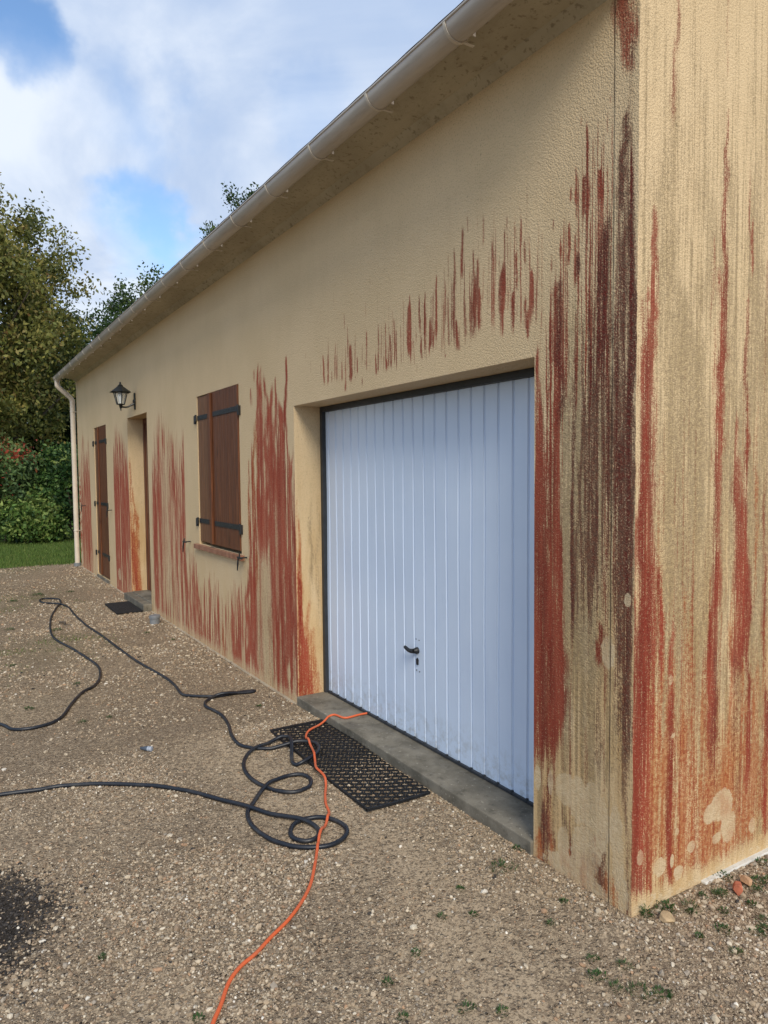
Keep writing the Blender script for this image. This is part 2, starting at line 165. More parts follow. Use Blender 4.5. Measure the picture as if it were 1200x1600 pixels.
def tube_np(pts, r, n=8, rads=None, smoothn=0):
    P = np.asarray(pts, float)
    if smoothn:
        if rads is not None: rads = np.interp(np.linspace(0,1,(len(P)-1)*smoothn+1), np.linspace(0,1,len(P)), rads)
        P = catmull(P, smoothn)
    m = len(P); T = np.gradient(P, axis=0); T /= np.linalg.norm(T, axis=1)[:,None]+1e-9
    ref = np.array([0,0,1.]) if abs(T[0][2]) < .9 else np.array([1.,0,0]); U = np.cross(T[0], ref); U /= np.linalg.norm(U)
    V = np.zeros((m*n, 3)); a = np.arange(n)*2*np.pi/n
    for i in range(m):
        U = U-T[i]*(U@T[i]); U /= np.linalg.norm(U); B = np.cross(T[i], U); rr = r if rads is None else rads[i]
        V[i*n:(i+1)*n] = P[i]+rr*(np.cos(a)[:,None]*U+np.sin(a)[:,None]*B)
    i = np.arange(m-1)[:,None]*n; j = np.arange(n)[None]; j2 = (j+1)%n
    F = np.stack([i+j, i+j2, i+n+j2, i+n+j], -1).reshape(-1, 4); return V, F
def vnoise(x, y, seed=0):
    xi = np.floor(x).astype(np.int64); yi = np.floor(y).astype(np.int64); fx = x-xi; fy = y-yi; fx = fx*fx*(3-2*fx); fy = fy*fy*(3-2*fy)
    def h(a, b):
        n = (a*374761393+b*668265263+seed*1442695) & 0x7fffffff; n = ((n ^ (n >> 13))*1274126177) & 0x7fffffff; return ((n ^ (n >> 16)) & 0xffff)/65535.
    return (h(xi,yi)*(1-fx)+h(xi+1,yi)*fx)*(1-fy)+(h(xi,yi+1)*(1-fx)+h(xi+1,yi+1)*fx)*fy
def fbm(x, y, s, o=4, seed=0): return sum(vnoise(x*s*2**k, y*s*2**k, seed+k)*.5**(k+1) for k in range(o))/(1-.5**o)
# ---------------------------------------------------------------- material helper
class Mat:
    def __init__(s, name):
        s.m = bpy.data.materials.new(name); s.m.use_nodes = True; s.t = s.m.node_tree; s.N = s.t.nodes; s.L = s.t.links
        s.b = s.N['Principled BSDF']; s._o = None
    def n(s, t, **k):
        x = s.N.new(t)
        for a, b in k.items(): setattr(x, a, b)
        return x
    def put(s, sock, v):
        if isinstance(v, bpy.types.NodeSocket): s.L.new(v, sock)
        elif isinstance(v, (tuple, list)) and len(v) == 3 and sock.type == 'RGBA': sock.default_value = (*v, 1)
        else: sock.default_value = v
    def obj(s):
        if s._o is None: s._o = s.n('ShaderNodeTexCoord').outputs['Object']
        return s._o
    def map(s, scale=(1,1,1), loc=(0,0,0)):
        m = s.n('ShaderNodeMapping'); s.L.new(s.obj(), m.inputs[0]); m.inputs['Scale'].default_value = scale; m.inputs['Location'].default_value = loc; return m.outputs[0]
    def noise(s, sc, det=4, ro=.5, vec=None, dist=0, col=False):
        x = s.n('ShaderNodeTexNoise'); x.inputs['Scale'].default_value = sc; x.inputs['Detail'].default_value = det; x.inputs['Roughness'].default_value = ro; x.inputs['Distortion'].default_value = dist
        s.L.new(vec or s.obj(), x.inputs['Vector']); return x.outputs[1 if col else 0]
    def vor(s, sc, feat='F1', out='Distance', vec=None, rand=1):
        x = s.n('ShaderNodeTexVoronoi', feature=feat); x.inputs['Scale'].default_value = sc; x.inputs['Randomness'].default_value = rand
        s.L.new(vec or s.obj(), x.inputs['Vector']); return x.outputs[out]
    def math(s, op, a, b=0., c=0., clamp=False):
        x = s.n('ShaderNodeMath', operation=op); x.use_clamp = clamp
        s.put(x.inputs[0], a); s.put(x.inputs[1], b)
        if op in ('MULTIPLY_ADD',): s.put(x.inputs[2], c)
        return x.outputs[0]
    def rng(s, v, a, b, c=0., d=1., smooth=True):
        x = s.n('ShaderNodeMapRange'); x.interpolation_type = 'SMOOTHSTEP' if smooth else 'LINEAR'
        s.put(x.inputs[0], v)
        for i, q in enumerate((a,b,c,d)): s.put(x.inputs[i+1], q)
        return x.outputs[0]
    def mix(s, f, a, b, mode='MIX'):
        x = s.n('ShaderNodeMix', data_type='RGBA', blend_type=mode); s.put(x.inputs[0], f); s.put(x.inputs[6], a); s.put(x.inputs[7], b); return x.outputs[2]
    def ramp(s, f, stops):
        x = s.n('ShaderNodeValToRGB'); s.put(x.inputs[0], f); e = x.color_ramp.elements
        while len(e) < len(stops): e.new(.5)
        for el, (p, c) in zip(e, stops): el.position = p; el.color = (*c, 1)
        return x.outputs[0]
    def attr(s, name):
        x = s.n('ShaderNodeAttribute', attribute_name=name); return x
    def sepc(s, c):
        x = s.n('ShaderNodeSeparateColor'); s.L.new(c, x.inputs[0]); return x.outputs
    def bump(s, h, st=.3, d=.01, prev=None):
        x = s.n('ShaderNodeBump'); x.inputs['Strength'].default_value = st; x.inputs['Distance'].default_value = d; s.L.new(h, x.inputs['Height'])
        if prev: s.L.new(prev, x.inputs['Normal'])
        return x.outputs[0]
    def out(s, color=None, rough=None, normal=None, spec=None, metal=None):
        for k, v in (('Base Color',color),('Roughness',rough),('Normal',normal),('Specular IOR Level',spec),('Metallic',metal)):
            if v is not None: s.put(s.b.inputs[k], v)
        return s.m
def flat(name, col, rough=.6, var=.15, sc=8, bump=0, bsc=200, metal=0, spec=.4, stretch=(1,1,1)):
    m = Mat(name); v = m.map(stretch); f = m.noise(sc, 5, .6, v)
    c = m.mix(m.rng(f, .3, .7), tuple(x*(1-var) for x in col), tuple(min(1,x*(1+var)) for x in col))
    nrm = m.bump(m.noise(bsc, 3, .6), bump, .003) if bump else None
    return m.out(c, rough, nrm, spec, metal)
# ---------------------------------------------------------------- materials
def wall_material():
    m = Mat('stained roughcast'); A = m.sepc(m.attr('stain').outputs['Color']); B = m.sepc(m.attr('stain_more').outputs['Color'])
    red, org, drk = A[0], A[1], A[2]; oli, chip, sand = B[0], B[1], B[2]
    base = m.mix(m.rng(m.noise(1.3, 4, .55), .3, .7), (.60,.45,.263), (.65,.492,.298))
    base = m.mix(m.rng(m.noise(9, 5, .65, m.map((1,1,.25))), .45, .75, 0, .22), base, (.52,.385,.225))
    # grain of the roughcast
    g1 = m.noise(150, 3, .7); g2 = m.noise(60, 3, .6); gv = m.vor(120)
    pit = m.rng(m.noise(135, 3, .7, m.map((1,1,.8))), .54, .66)
    base = m.mix(m.math('MULTIPLY', pit, m.math('ADD', m.math('MULTIPLY', sand, .30), .25)), base, (.23,.17,.10))
    base = m.mix(m.rng(g1, .35, .7, 0, .22), base, (.76,.60,.38))
    # sparse dark specks
    sp = m.math('MULTIPLY', m.rng(m.noise(75, 3, .65, m.map((1,1,.55))), .64, .72), m.rng(m.noise(2.1, 3, .6), .42, .66)); 
    base = m.mix(m.math('MULTIPLY', sp, sand), base, (.16,.12,.08))
    gr = m.math('ADD', m.math('MULTIPLY', m.math('SUBTRACT', m.noise(190,2,.6), .5), 2.2), m.math('MULTIPLY', m.math('SUBTRACT', g2, .5), 1.2))
    st = m.math('ADD', m.math('SUBTRACT', m.noise(60, 3, .6, m.map((1,1,.025))), .5), m.math('SUBTRACT', m.noise(190, 2, .6, m.map((1,1,.03),(2,3,4))), .5))
    def cut(v, soft=.34, amt=1., k=1.):
        w = m.math('ADD', m.math('ADD', v, m.math('MULTIPLY', gr, k)), m.math('MULTIPLY', st, 1.45))
        w = m.rng(w, .5-soft, .5+soft)
        w = m.math('MULTIPLY', w, m.rng(m.math('ADD', v, m.math('MULTIPLY', var, .9)), .15, 1.1, .55, 1.))
        return m.math('MULTIPLY', m.math('MULTIPLY', w, m.rng(v, 0., .22)), amt)
    var = m.math('SUBTRACT', m.noise(30, 4, .65, m.map((1,1,.06))), .5)
    br = m.math('MULTIPLY', m.math('MULTIPLY', m.rng(m.noise(14, 5, .65, m.map((1,1,.10),(3,7,1))), .44, .68), sand), m.rng(m.attr('wash').outputs['Fac'], 0, 1))
    c = m.mix(m.math('MULTIPLY', br, .72), base, (.36,.225,.095))
    yel = m.math('MULTIPLY', m.rng(m.noise(6, 4, .6, m.map((1,1,.3),(1,2,5))), .3, .65), m.rng(m.attr('wash').outputs['Fac'], .2, 1))
    c = m.mix(m.math('MULTIPLY', yel, .5), c, (.50,.30,.11))
    c = m.mix(cut(oli, .42, .70), c, m.mix(m.rng(g2, .4, .6), (.26,.19,.095), (.165,.118,.065)))
    c = m.mix(cut(org, .34, .9, .9), c, m.mix(m.rng(g2, .38, .62), (.42,.16,.058), (.33,.075,.024)))
    c = m.mix(cut(red, .36, .95, .75), c, m.mix(sand, m.mix(m.rng(m.noise(5,4,.6,m.map((3,3,.3))), .35, .65), (.28,.028,.015), (.37,.070,.038)), m.mix(m.rng(m.noise(5,4,.6,m.map((3,3,.3))), .35, .65), (.160,.018,.012), (.27,.046,.026))))
    c = m.mix(cut(drk, .36, .92, .8), c, m.mix(m.rng(g2, .4, .6), (.110,.020,.015), (.095,.040,.028)))
    bl = m.math('MULTIPLY', m.rng(m.noise(120, 4, .65), .58, .70), m.rng(m.math('ADD', red, drk), .2, .7)); c = m.mix(m.math('MULTIPLY', bl, .65), c, (.58,.40,.25))
    chp = m.rng(m.math('ADD', chip, m.math('ADD', m.math('MULTIPLY', m.math('SUBTRACT', m.noise(30, 5, .7), .5), .8), m.math('MULTIPLY', gr, .12))), .45, .55)
    c = m.mix(m.math('MULTIPLY', chp, m.rng(m.noise(7,4,.7), .3, .65, .35, .9)), c, m.mix(m.rng(g2, .3, .7), (.50,.37,.22), (.62,.49,.31)))
    ck = m.sepc(m.attr('crack').outputs['Color'])[0]
    c = m.mix(m.rng(ck, .4, .6, 0, .8), c, (.05,.02,.015))
    h = m.math('ADD', m.math('MULTIPLY', m.noise(260,2,.6), .55), m.math('ADD', m.math('MULTIPLY', m.vor(150), -.8), m.math('MULTIPLY', g2, .12)))
    h = m.math('SUBTRACT', h, m.math('MULTIPLY', ck, .5))
    nn = m.bump(h, .62, .005)
    return m.out(c, .93, nn, .15)
M = {}
M['wall'] = wall_material()
def cornice_mat():
    m = Mat('weathered render'); b = m.mix(m.rng(m.noise(2.2,5,.6,m.map((1,2,2))), .3, .7), (.40,.35,.25), (.50,.445,.325))
    b = m.mix(m.rng(m.noise(11,5,.7), .50, .78, 0, .45), b, (.25,.20,.125)); b = m.mix(m.rng(m.noise(40,3,.6), .56, .68, 0, .5), b, (.13,.10,.065))
    return m.out(b, .9, m.bump(m.noise(90,3,.6), .5, .004), .15)
M['cornice'] = cornice_mat()
M['plain_wall'] = flat('plain render', (.56,.44,.27), .92, .08, 2, .5, 120)
def gutter_mat():
    m = Mat('gutter pvc'); b = m.mix(m.rng(m.noise(3,5,.6,m.map((.5,4,4))), .3, .7), (.42,.375,.325), (.53,.48,.42))
    b = m.mix(m.rng(m.noise(14,5,.7,m.map((.3,3,3))), .5, .72, 0, .5), b, (.34,.29,.24))
    return m.out(b, .36, None, .45)
M['gutter'] = gutter_mat()
M['pipe'] = flat('downpipe pvc', (.60,.52,.42), .45, .08, 6)
M['band'] = flat('gutter clips', (.60,.54,.45), .5, .12, 10)
M['iron'] = flat('black iron', (.012,.013,.015), .45, .3, 30, .3, 200, 0, .5)
M['lampmetal'] = flat('black painted aluminium', (.012,.014,.014), .35, .2, 30, 0, 1, 0, .5)
M['dark_trim'] = flat('dark frame', (.028,.031,.036), .5, .2, 20)  # own dark colour of the garage door frame and rubber seal
M['tile'] = flat('roof tile', (.045,.037,.033), .85, .4, 7, .5, 60)
def wood_mat(name, a, b, fine=1):
    m = Mat(name); v = m.map((14,14,.9)); w = m.noise(3.2, 6, .62, v, .8)
    c = m.mix(m.rng(w, .3, .7), a, b)
    c = m.mix(m.rng(m.noise(9,5,.7,m.map((10,10,.4))), .5, .72, 0, .6), c, tuple(x*.35 for x in a))
    kn = m.rng(m.vor(3.1, vec=m.map((2.2,2.2,.8))), .0, .16, 1, 0); c = m.mix(m.math('MULTIPLY', kn, .75), c, tuple(x*.25 for x in a))
    c = m.mix(m.rng(m.noise(4,3,.5,m.map((8,8,.5),(3,1,2))), .62, .74, 0, .5), c, tuple(min(1,x*1.5) for x in b))
    r = m.rng(m.noise(8,4,.6,m.map((6,6,.5))), .3, .7, .42, .62)
    return m.out(c, r, m.bump(w, .25, .004), .35)
M['wood'] = wood_mat('stained shutter wood', (.088,.029,.011), (.16,.055,.019))
M['wood2'] = wood_mat('paler stained shutter wood', (.13,.056,.024), (.20,.09,.04))  # paler brown wood of the left shutter leaves
M['doorwood'] = wood_mat('front door wood', (.10,.036,.018), (.16,.06,.03))
def door_mat():
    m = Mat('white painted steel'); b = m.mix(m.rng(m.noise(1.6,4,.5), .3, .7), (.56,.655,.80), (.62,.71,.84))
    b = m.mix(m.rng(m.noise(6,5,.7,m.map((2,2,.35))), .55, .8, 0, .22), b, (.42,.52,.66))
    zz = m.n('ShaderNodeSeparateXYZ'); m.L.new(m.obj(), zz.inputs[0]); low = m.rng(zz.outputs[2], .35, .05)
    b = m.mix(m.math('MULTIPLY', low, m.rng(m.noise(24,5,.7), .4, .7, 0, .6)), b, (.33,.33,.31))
    return m.out(b, .36, m.bump(m.noise(3.2,2,.5), .12, .01), .45)
M['garage'] = door_mat()
def concrete(name, a, b, bsc=90):
    m = Mat(name); c = m.mix(m.rng(m.noise(4,6,.65), .32, .68), a, b)
    c = m.mix(m.rng(m.noise(18,5,.7), .52, .72, 0, .6), c, tuple(x*.45 for x in a)); c = m.mix(m.rng(m.noise(55,4,.7), .62, .7, 0, .6), c, (.52,.47,.38))
    return m.out(c, m.rng(m.noise(5,4,.5), .3, .7, .55, .9), m.bump(m.noise(bsc,4,.7), .5, .004), .3)
M['step'] = concrete('wet looking concrete', (.105,.093,.070), (.225,.20,.155))
M['footing'] = concrete('pale concrete footing', (.30,.25,.18), (.42,.36,.27))
M['lime'] = concrete('white lime residue', (.5,.48,.43), (.68,.66,.6))
M['brick'] = None
def brick_mat():
    m = Mat('terracotta sill'); c = m.mix(m.rng(m.noise(7,4,.6,m.map((2,1,1))), .3, .7), (.23,.11,.065), (.31,.16,.10))
    c = m.mix(m.rng(m.noise(60,3,.7), .5, .7, 0, .4), c, (.2,.09,.06)); return m.out(c, .85, m.bump(m.noise(140,3,.6), .5, .003), .2)
M['brick'] = brick_mat(); M['mortar'] = flat('mortar', (.48,.40,.30), .95, .15, 40, .4, 120)
M['glass'] = flat('lamp glass', (.16,.19,.18), .12, .1, 5, 0, 1, 0, .6)
M['bulb'] = flat('frosted bulb', (.75,.75,.72), .3, .02, 5)
M['pvcgrey'] = flat('grey pvc', (.17,.18,.19), .5, .15, 20)
M['rubber'] = flat('black rubber', (.010,.011,.013), .62, .4, 30, .4, 200, 0, .35)
def hose_mat(name, col, dirt, r):
    m = Mat(name); c = m.mix(m.rng(m.noise(9,4,.6), .45, .75, 0, .55), col, dirt); return m.out(c, r, m.bump(m.noise(240,2,.5), .3, .001), .45)
M['hose'] = hose_mat('dark blue black hose', (.009,.012,.019), (.06,.055,.05), .42)
M['cord'] = hose_mat('orange hose', (.62,.115,.035), (.40,.14,.07), .5)
def leaf_mat(name, stops, tr=.3):
    m = Mat(name); a = m.sepc(m.attr('leafcol').outputs['Color']); c = m.ramp(a[0], stops)
    hv = m.n('ShaderNodeHueSaturation'); m.put(hv.inputs['Value'], m.rng(a[1], 0, 1, .7, 1.3, False)); m.put(hv.inputs['Color'], c)
    m.out(hv.outputs[0], .55, None, .3); t = m.n('ShaderNodeBsdfTranslucent'); m.L.new(hv.outputs[0], t.inputs[0])
    x = m.n('ShaderNodeMixShader'); x.inputs[0].default_value = tr; m.L.new(m.b.outputs[0], x.inputs[1]); m.L.new(t.outputs[0], x.inputs[2])
    m.L.new(x.outputs[0], m.N['Material Output'].inputs[0]); return m.m
M['oak'] = leaf_mat('autumn oak leaves', [(0,(.055,.070,.02)),(.35,(.13,.145,.035)),(.6,(.24,.22,.055)),(.85,(.33,.24,.08)),(1,(.34,.16,.07))])
M['green'] = leaf_mat('green tree leaves', [(0,(.018,.038,.012)),(.5,(.035,.075,.020)),(1,(.08,.11,.025))])
M['laurel'] = leaf_mat('hedge leaves', [(0,(.014,.038,.014)),(.5,(.035,.085,.022)),(.85,(.11,.19,.04)),(1,(.26,.33,.09))])
M['photinia'] = leaf_mat('photinia leaves', [(0,(.04,.075,.028)),(.5,(.08,.14,.045)),(.90,(.17,.23,.07)),(.97,(.32,.07,.04)),(1,(.42,.07,.04))])
M['grassblade'] = leaf_mat('grass blades', [(0,(.06,.10,.02)),(.6,(.12,.19,.04)),(.9,(.22,.24,.07)),(1,(.36,.31,.16))])
M['weed'] = leaf_mat('weed leaves', [(0,(.022,.055,.014)),(.7,(.045,.10,.022)),(1,(.12,.15,.04))])
M['bark'] = flat('bark', (.10,.08,.06), .9, .4, 5, .7, 30, stretch=(3,3,.6))
def gravel_ground():
    m = Mat('gravel ground'); o = m.obj()
    A = m.sepc(m.attr('zone').outputs['Color']); burn, green, comp = A[0], A[1], A[2]
    sand = m.mix(m.rng(m.noise(3.5,5,.6), .3, .7), (.345,.258,.165), (.43,.33,.22)); sand = m.mix(m.rng(m.noise(300,2,.6), .35, .65, 0, .5), sand, (.47,.37,.25))
    sand = m.mix(m.rng(m.noise(130,3,.7), .55, .7, 0, .38), sand, (.18,.135,.09))
    c = sand; hts = []
    for sc, k in ((58,.9),(105,.8),(190,.7)):
        w = m.n('ShaderNodeMapping'); wv = m.n('ShaderNodeVectorMath', operation='ADD'); m.L.new(o, wv.inputs[0])
        ns = m.n('ShaderNodeTexNoise'); ns.inputs['Scale'].default_value = sc*1.3; m.L.new(o, ns.inputs['Vector']); sv = m.n('ShaderNodeVectorMath', operation='SCALE'); m.L.new(ns.outputs[1], sv.inputs[0]); sv.inputs['Scale'].default_value = .35/sc; m.L.new(sv.outputs[0], wv.inputs[1])
        d = m.vor(sc, vec=wv.outputs[0]); rc = m.sepc(m.vor(sc, out='Color', vec=wv.outputs[0]))
        pres = m.rng(m.math('SUBTRACT', rc[0], m.math('MULTIPLY', comp, .35)), .32, .36)
        body = m.math('MULTIPLY', m.rng(d, .46, .34), pres)
        sc_ = m.ramp(rc[1], [(0,(.22,.155,.10)),(.3,(.34,.255,.165)),(.55,(.43,.34,.23)),(.8,(.52,.425,.30)),(.93,(.38,.23,.13)),(1,(.66,.58,.45))])
        c = m.mix(m.math('MULTIPLY', body, k), c, sc_); gap = m.math('MULTIPLY', m.rng(d, .36, .5), pres); c = m.mix(m.math('MULTIPLY', gap, .5), c, (.085,.06,.042))
        hts.append((m.math('MULTIPLY', m.math('MULTIPLY', m.rng(d, .5, .05, 0, 1, True), pres), 1), .012*58/sc))
    c = m.mix(m.math('MULTIPLY', green, m.rng(m.noise(38,5,.75), .42, .62, 0, .55)), c, (.085,.10,.032))
    c = m.mix(m.rng(m.noise(.9,4,.6), .4, .75, 0, .14), c, (.25,.18,.11))
    c = m.mix(m.math('MULTIPLY', m.rng(m.math('ADD', burn, m.math('MULTIPLY', m.math('SUBTRACT', m.noise(11,6,.75), .5), 1.7)), .35, .75), .9), c, (.012,.012,.013))
    nn = None
    for h, dd in hts: nn = m.bump(h, .8, dd, nn)
    nn = m.bump(m.noise(350,2,.6), .5, .002, nn)
    return m.out(c, .95, nn, .12)
M['ground'] = gravel_ground()
def stone_mat():
    m = Mat('gravel stones'); a = m.attr('stonecol').outputs['Color']; c = m.mix(m.rng(m.noise(160,4,.6), .3, .7, 0, .3), a, (.16,.12,.085))
    return m.out(c, .9, m.bump(m.noise(400,2,.6), .3, .001), .2)
M['stone'] = stone_mat()
def lawn_mat():
    m = Mat('lawn soil'); c = m.mix(m.rng(m.noise(2,5,.7), .3, .7), (.045,.085,.018), (.085,.13,.03)); c = m.mix(m.rng(m.noise(30,4,.7), .5, .7, 0, .5), c, (.03,.045,.012))
    return m.out(c, .95, m.bump(m.noise(60,4,.7), .8, .02), .1)
M['lawn'] = lawn_mat()
# ---------------------------------------------------------------- ground
def gh(x, y):
    """gentle relief of the yard, flat along the walls"""
    x = np.asarray(x, float); y = np.asarray(y, float)
    d = np.where(x > 0, np.maximum(np.minimum(x, 9), 0) + np.where(y < 0, -y, 0), np.maximum(-y, 0)); k = np.clip((d-.05)/.7, 0, 1)
    far = np.clip((np.hypot(x, y)-16)/15, 0, 1)
    return k*((fbm(x+50, y+50, .8, 3, 3)-.5)*.035+(fbm(x+50, y+50, 5., 2, 9)-.5)*.010)*(1-far) + (1-k)*(fbm(x+50, y+50, 9, 2, 5)-.5)*.006
def axis(lo, hi, fine_lo, fine_hi, st, n):
    a = np.arange(fine_lo, fine_hi+1e-6, st); b = fine_hi+(hi-fine_hi)*np.linspace(0,1,n+1)[1:]**2.2; c = fine_lo-(fine_lo-lo)*np.linspace(0,1,n+1)[1:][::-1]**2.2
    return np.concatenate([c, a, b])
xs = axis(-600, 400, -8, 2.2, .03, 60); ys = axis(-500, 500, -4, 1.6, .03, 60)
X, Y = np.meshgrid(xs, ys, indexing='ij'); Z = gh(X, Y)
def burnf(x, y): return np.clip(1.25-np.hypot((x+1.22)/.50, (y+2.02)/.36), 0, 1)
def greenf(x, y): return np.clip(np.clip((-x-3.2)/2.5, 0, 1)*np.clip((-y-.35)/.8, 0, 1)*(fbm(x+40, y+40, .9, 4, 21)*2.4-.75), 0, 1) + np.clip(np.clip((-x-9.5)/2.5,0,1)*np.clip((-y-.5),0,1)*.5,0,1)*0
def compf(x, y):
    a = np.exp(-(((x*0.77+y*-.64)+.62)/.33)**2)*0
    f = fbm(x+30, y+30, 1.1, 4, 11)
    path = np.exp(-((y+.62+.12*np.sin(x*2))/.28)**2)*(x > -2.6)*(x < .6)
    p2 = np.exp(-(((x+.35)/.35)**2+((y+1.55)/.16)**2))
    return np.clip((f-.42)*3, 0, 1)*.5+np.clip(path+p2, 0, 1)*.9
n_, m_ = X.shape; idx = np.arange(n_*m_).reshape(n_, m_)
Fq = np.stack([idx[:-1,:-1], idx[1:,:-1], idx[1:,1:], idx[:-1,1:]], -1).reshape(-1, 4)
col = np.stack([burnf(X,Y), greenf(X,Y), np.clip(compf(X,Y),0,1), np.ones_like(X)], -1)
gnd = npmesh('ground', np.stack([X,Y,Z], -1).reshape(-1,3), Fq, M['ground'], None, True, {'zone': ('POINT', col)}); tag(gnd, kind='structure')
# lawn sheet beyond the yard
lx = np.concatenate([np.linspace(-12.35,-24,60), np.linspace(-26,-500,20)]); ly = np.concatenate([np.linspace(-300,-12,16), np.linspace(-11.5,11.5,90), np.linspace(12,300,16)])
LX, LY = np.meshgrid(lx, ly, indexing='ij'); LX = LX.copy(); LX[0] = -12.3-.25*(fbm(ly+80, ly*0, 1.3, 3, 4)-.5)*2
LZ = gh(LX, LY)+.012; LZ[0] -= .03
n_, m_ = LX.shape; idx = np.arange(n_*m_).reshape(n_, m_)
Fq = np.stack([idx[:-1,:-1], idx[:-1,1:], idx[1:,1:], idx[1:,:-1]], -1).reshape(-1, 4)
tag(npmesh('lawn', np.stack([LX,LY,LZ], -1).reshape(-1,3), Fq, M['lawn'], None, True), kind='structure')
def blades(P, h, w, mat, name, curl=.35, fullseg=False):
    n = len(P); a = rng.uniform(0, 2*np.pi, n); hh = h*rng.uniform(.5, 1.3, n); t = rng.uniform(0, curl, n)*hh; b = rng.uniform(0, 2*np.pi, n)
    d = np.stack([np.cos(a), np.sin(a), np.zeros(n)], 1)*w/2; tip = P+np.stack([np.cos(b)*t, np.sin(b)*t, hh], 1); mid = P+np.stack([np.cos(b)*t*.3, np.sin(b)*t*.3, hh*.6], 1)
    V = np.stack([P-d, P+d, mid+d*.7, tip, mid-d*.7], 1).reshape(-1,3); i = np.arange(n)[:,None]*5
    F = np.concatenate([i+np.array([[0,1,2,4]]), i+np.array([[4,2,3,3]])])
    F = np.concatenate([np.concatenate([i+np.array([[0,1,2]]), i+np.array([[0,2,4]]), i+np.array([[4,2,3]])])])
    c = np.repeat(np.stack([rng.beta(2,2.5,n), rng.random(n), rng.random(n), np.ones(n)], 1), 5, 0)
    return npmesh(name, V, F, mat, None, False, {'leafcol': ('POINT', c)})
q = np.concatenate([np.stack([rng.uniform(-18.5,-12.2,70000), rng.uniform(-4.5,4,70000)], 1)]); keep = rng.random(len(q)) < np.clip((-q[:,0]-12.0+.5*(fbm(q[:,0]+50,q[:,1]+50,2,3,8)-.5)*2)*2.2, .0, 1)
q = q[keep]; P = np.column_stack([q, gh(q[:,0], q[:,1])+.008])
tag(blades(P, .055, .010, M['grassblade'], 'grass'), 'short green grass growing between the gravel and the hedge', 'grass', None, 'stuff')
# thin grass coming up through the gravel
q = np.stack([rng.uniform(-12.3,-2.6,220000), rng.uniform(-5,-.2,220000)], 1); g = greenf(q[:,0], q[:,1]); cl = fbm(q[:,0]+9, q[:,1]+9, 3.5, 3, 31)
q = q[rng.random(len(q)) < np.clip(g*1.3-.15, 0, 1)*np.clip((cl-.52)*5, 0, 1)*.5]; P = np.column_stack([q, gh(q[:,0], q[:,1])])
tag(blades(P, .02, .0045, M['grassblade'], 'sparse_grass', .7), 'thin short grass sprouting through the gravel at the left', 'grass', None, 'stuff')
# gravel stones as real meshes
ico_v = []; 
_b = bmesh.new(); bmesh.ops.create_icosphere(_b, subdivisions=1, radius=1); ico = np.array([v.co[:] for v in _b.verts]); icf = np.array([[v.index for v in f.verts] for f in _b.faces]); _b.free()
def stones(P, sz, name, label, embed=.25, col=None):
    n = len(P); V = ico[None]*rng.uniform(.62, 1.2, (n, len(ico), 1)); sc = np.stack([rng.uniform(.7,1.3,n), rng.uniform(.6,1.,n), rng.uniform(.42,.8,n)], 1)
    V = V*sc[:,None]*sz[:,None,None]; a = rng.uniform(0, 2*np.pi, n); c, s = np.cos(a)[:,None], np.sin(a)[:,None]; t = rng.normal(0,.3,n)[:,None]
    y = V[:,:,1]*np.cos(t)-V[:,:,2]*np.sin(t); z = V[:,:,1]*np.sin(t)+V[:,:,2]*np.cos(t); x = V[:,:,0]
    V = np.stack([x*c-y*s, x*s+y*c, z], -1)+P[:,None]; V[:,:,2] += (sz*embed)[:,None]
    F = (icf[None]+np.arange(n)[:,None,None]*len(ico)).reshape(-1,3)
    if col is None:
        pal = np.array([(.29,.21,.14),(.37,.28,.185),(.44,.345,.24),(.52,.43,.31),(.60,.52,.40),(.21,.165,.12),(.40,.25,.15),(.74,.68,.58),(.33,.28,.22)])
        k = rng.choice(len(pal), n, p=[.16,.22,.21,.15,.07,.07,.045,.015,.06]); col = pal[k]*rng.uniform(.8,1.15,(n,1))
        b = burnf(P[:,0], P[:,1])+rng.normal(0,.2,n); dk = (b > .45) & (rng.random(n) < .88); col = np.where(dk[:,None], np.array([[.016,.016,.017]])*rng.uniform(.6,2.5,(n,1)), col)
    ca = np.concatenate([np.repeat(col, len(ico), 0), np.ones((n*len(ico),1))], 1)
    o = npmesh(name, V.reshape(-1,3), F, M['stone'], None, False, {'stonecol': ('POINT', ca)}); return tag(o, label, 'gravel', None, 'stuff')
def yard(n, x0,x1,y0,y1, dens):
    q = np.stack([rng.uniform(x0,x1,n), rng.uniform(y0,y1,n)], 1)
    inside = (q[:,0] < .012) & (q[:,1] > -.012); d = dens(q[:,0], q[:,1]); q = q[(rng.random(n) < d) & ~inside]; return q
def dn(x, y):
    cl = fbm(x+20, y+20, 2.2, 4, 41); base = np.clip((cl-.33)*3., .12, 1)*(1-.8*np.clip(compf(x,y),0,1))
    edge = np.exp(-np.where(x < 0, np.abs(y), 9)/.16)*.9+np.exp(-np.where(y > -.1, np.abs(x), 9)/.22)*.9
    return np.clip(base+edge+burnf(x,y)*.8, 0, 1)
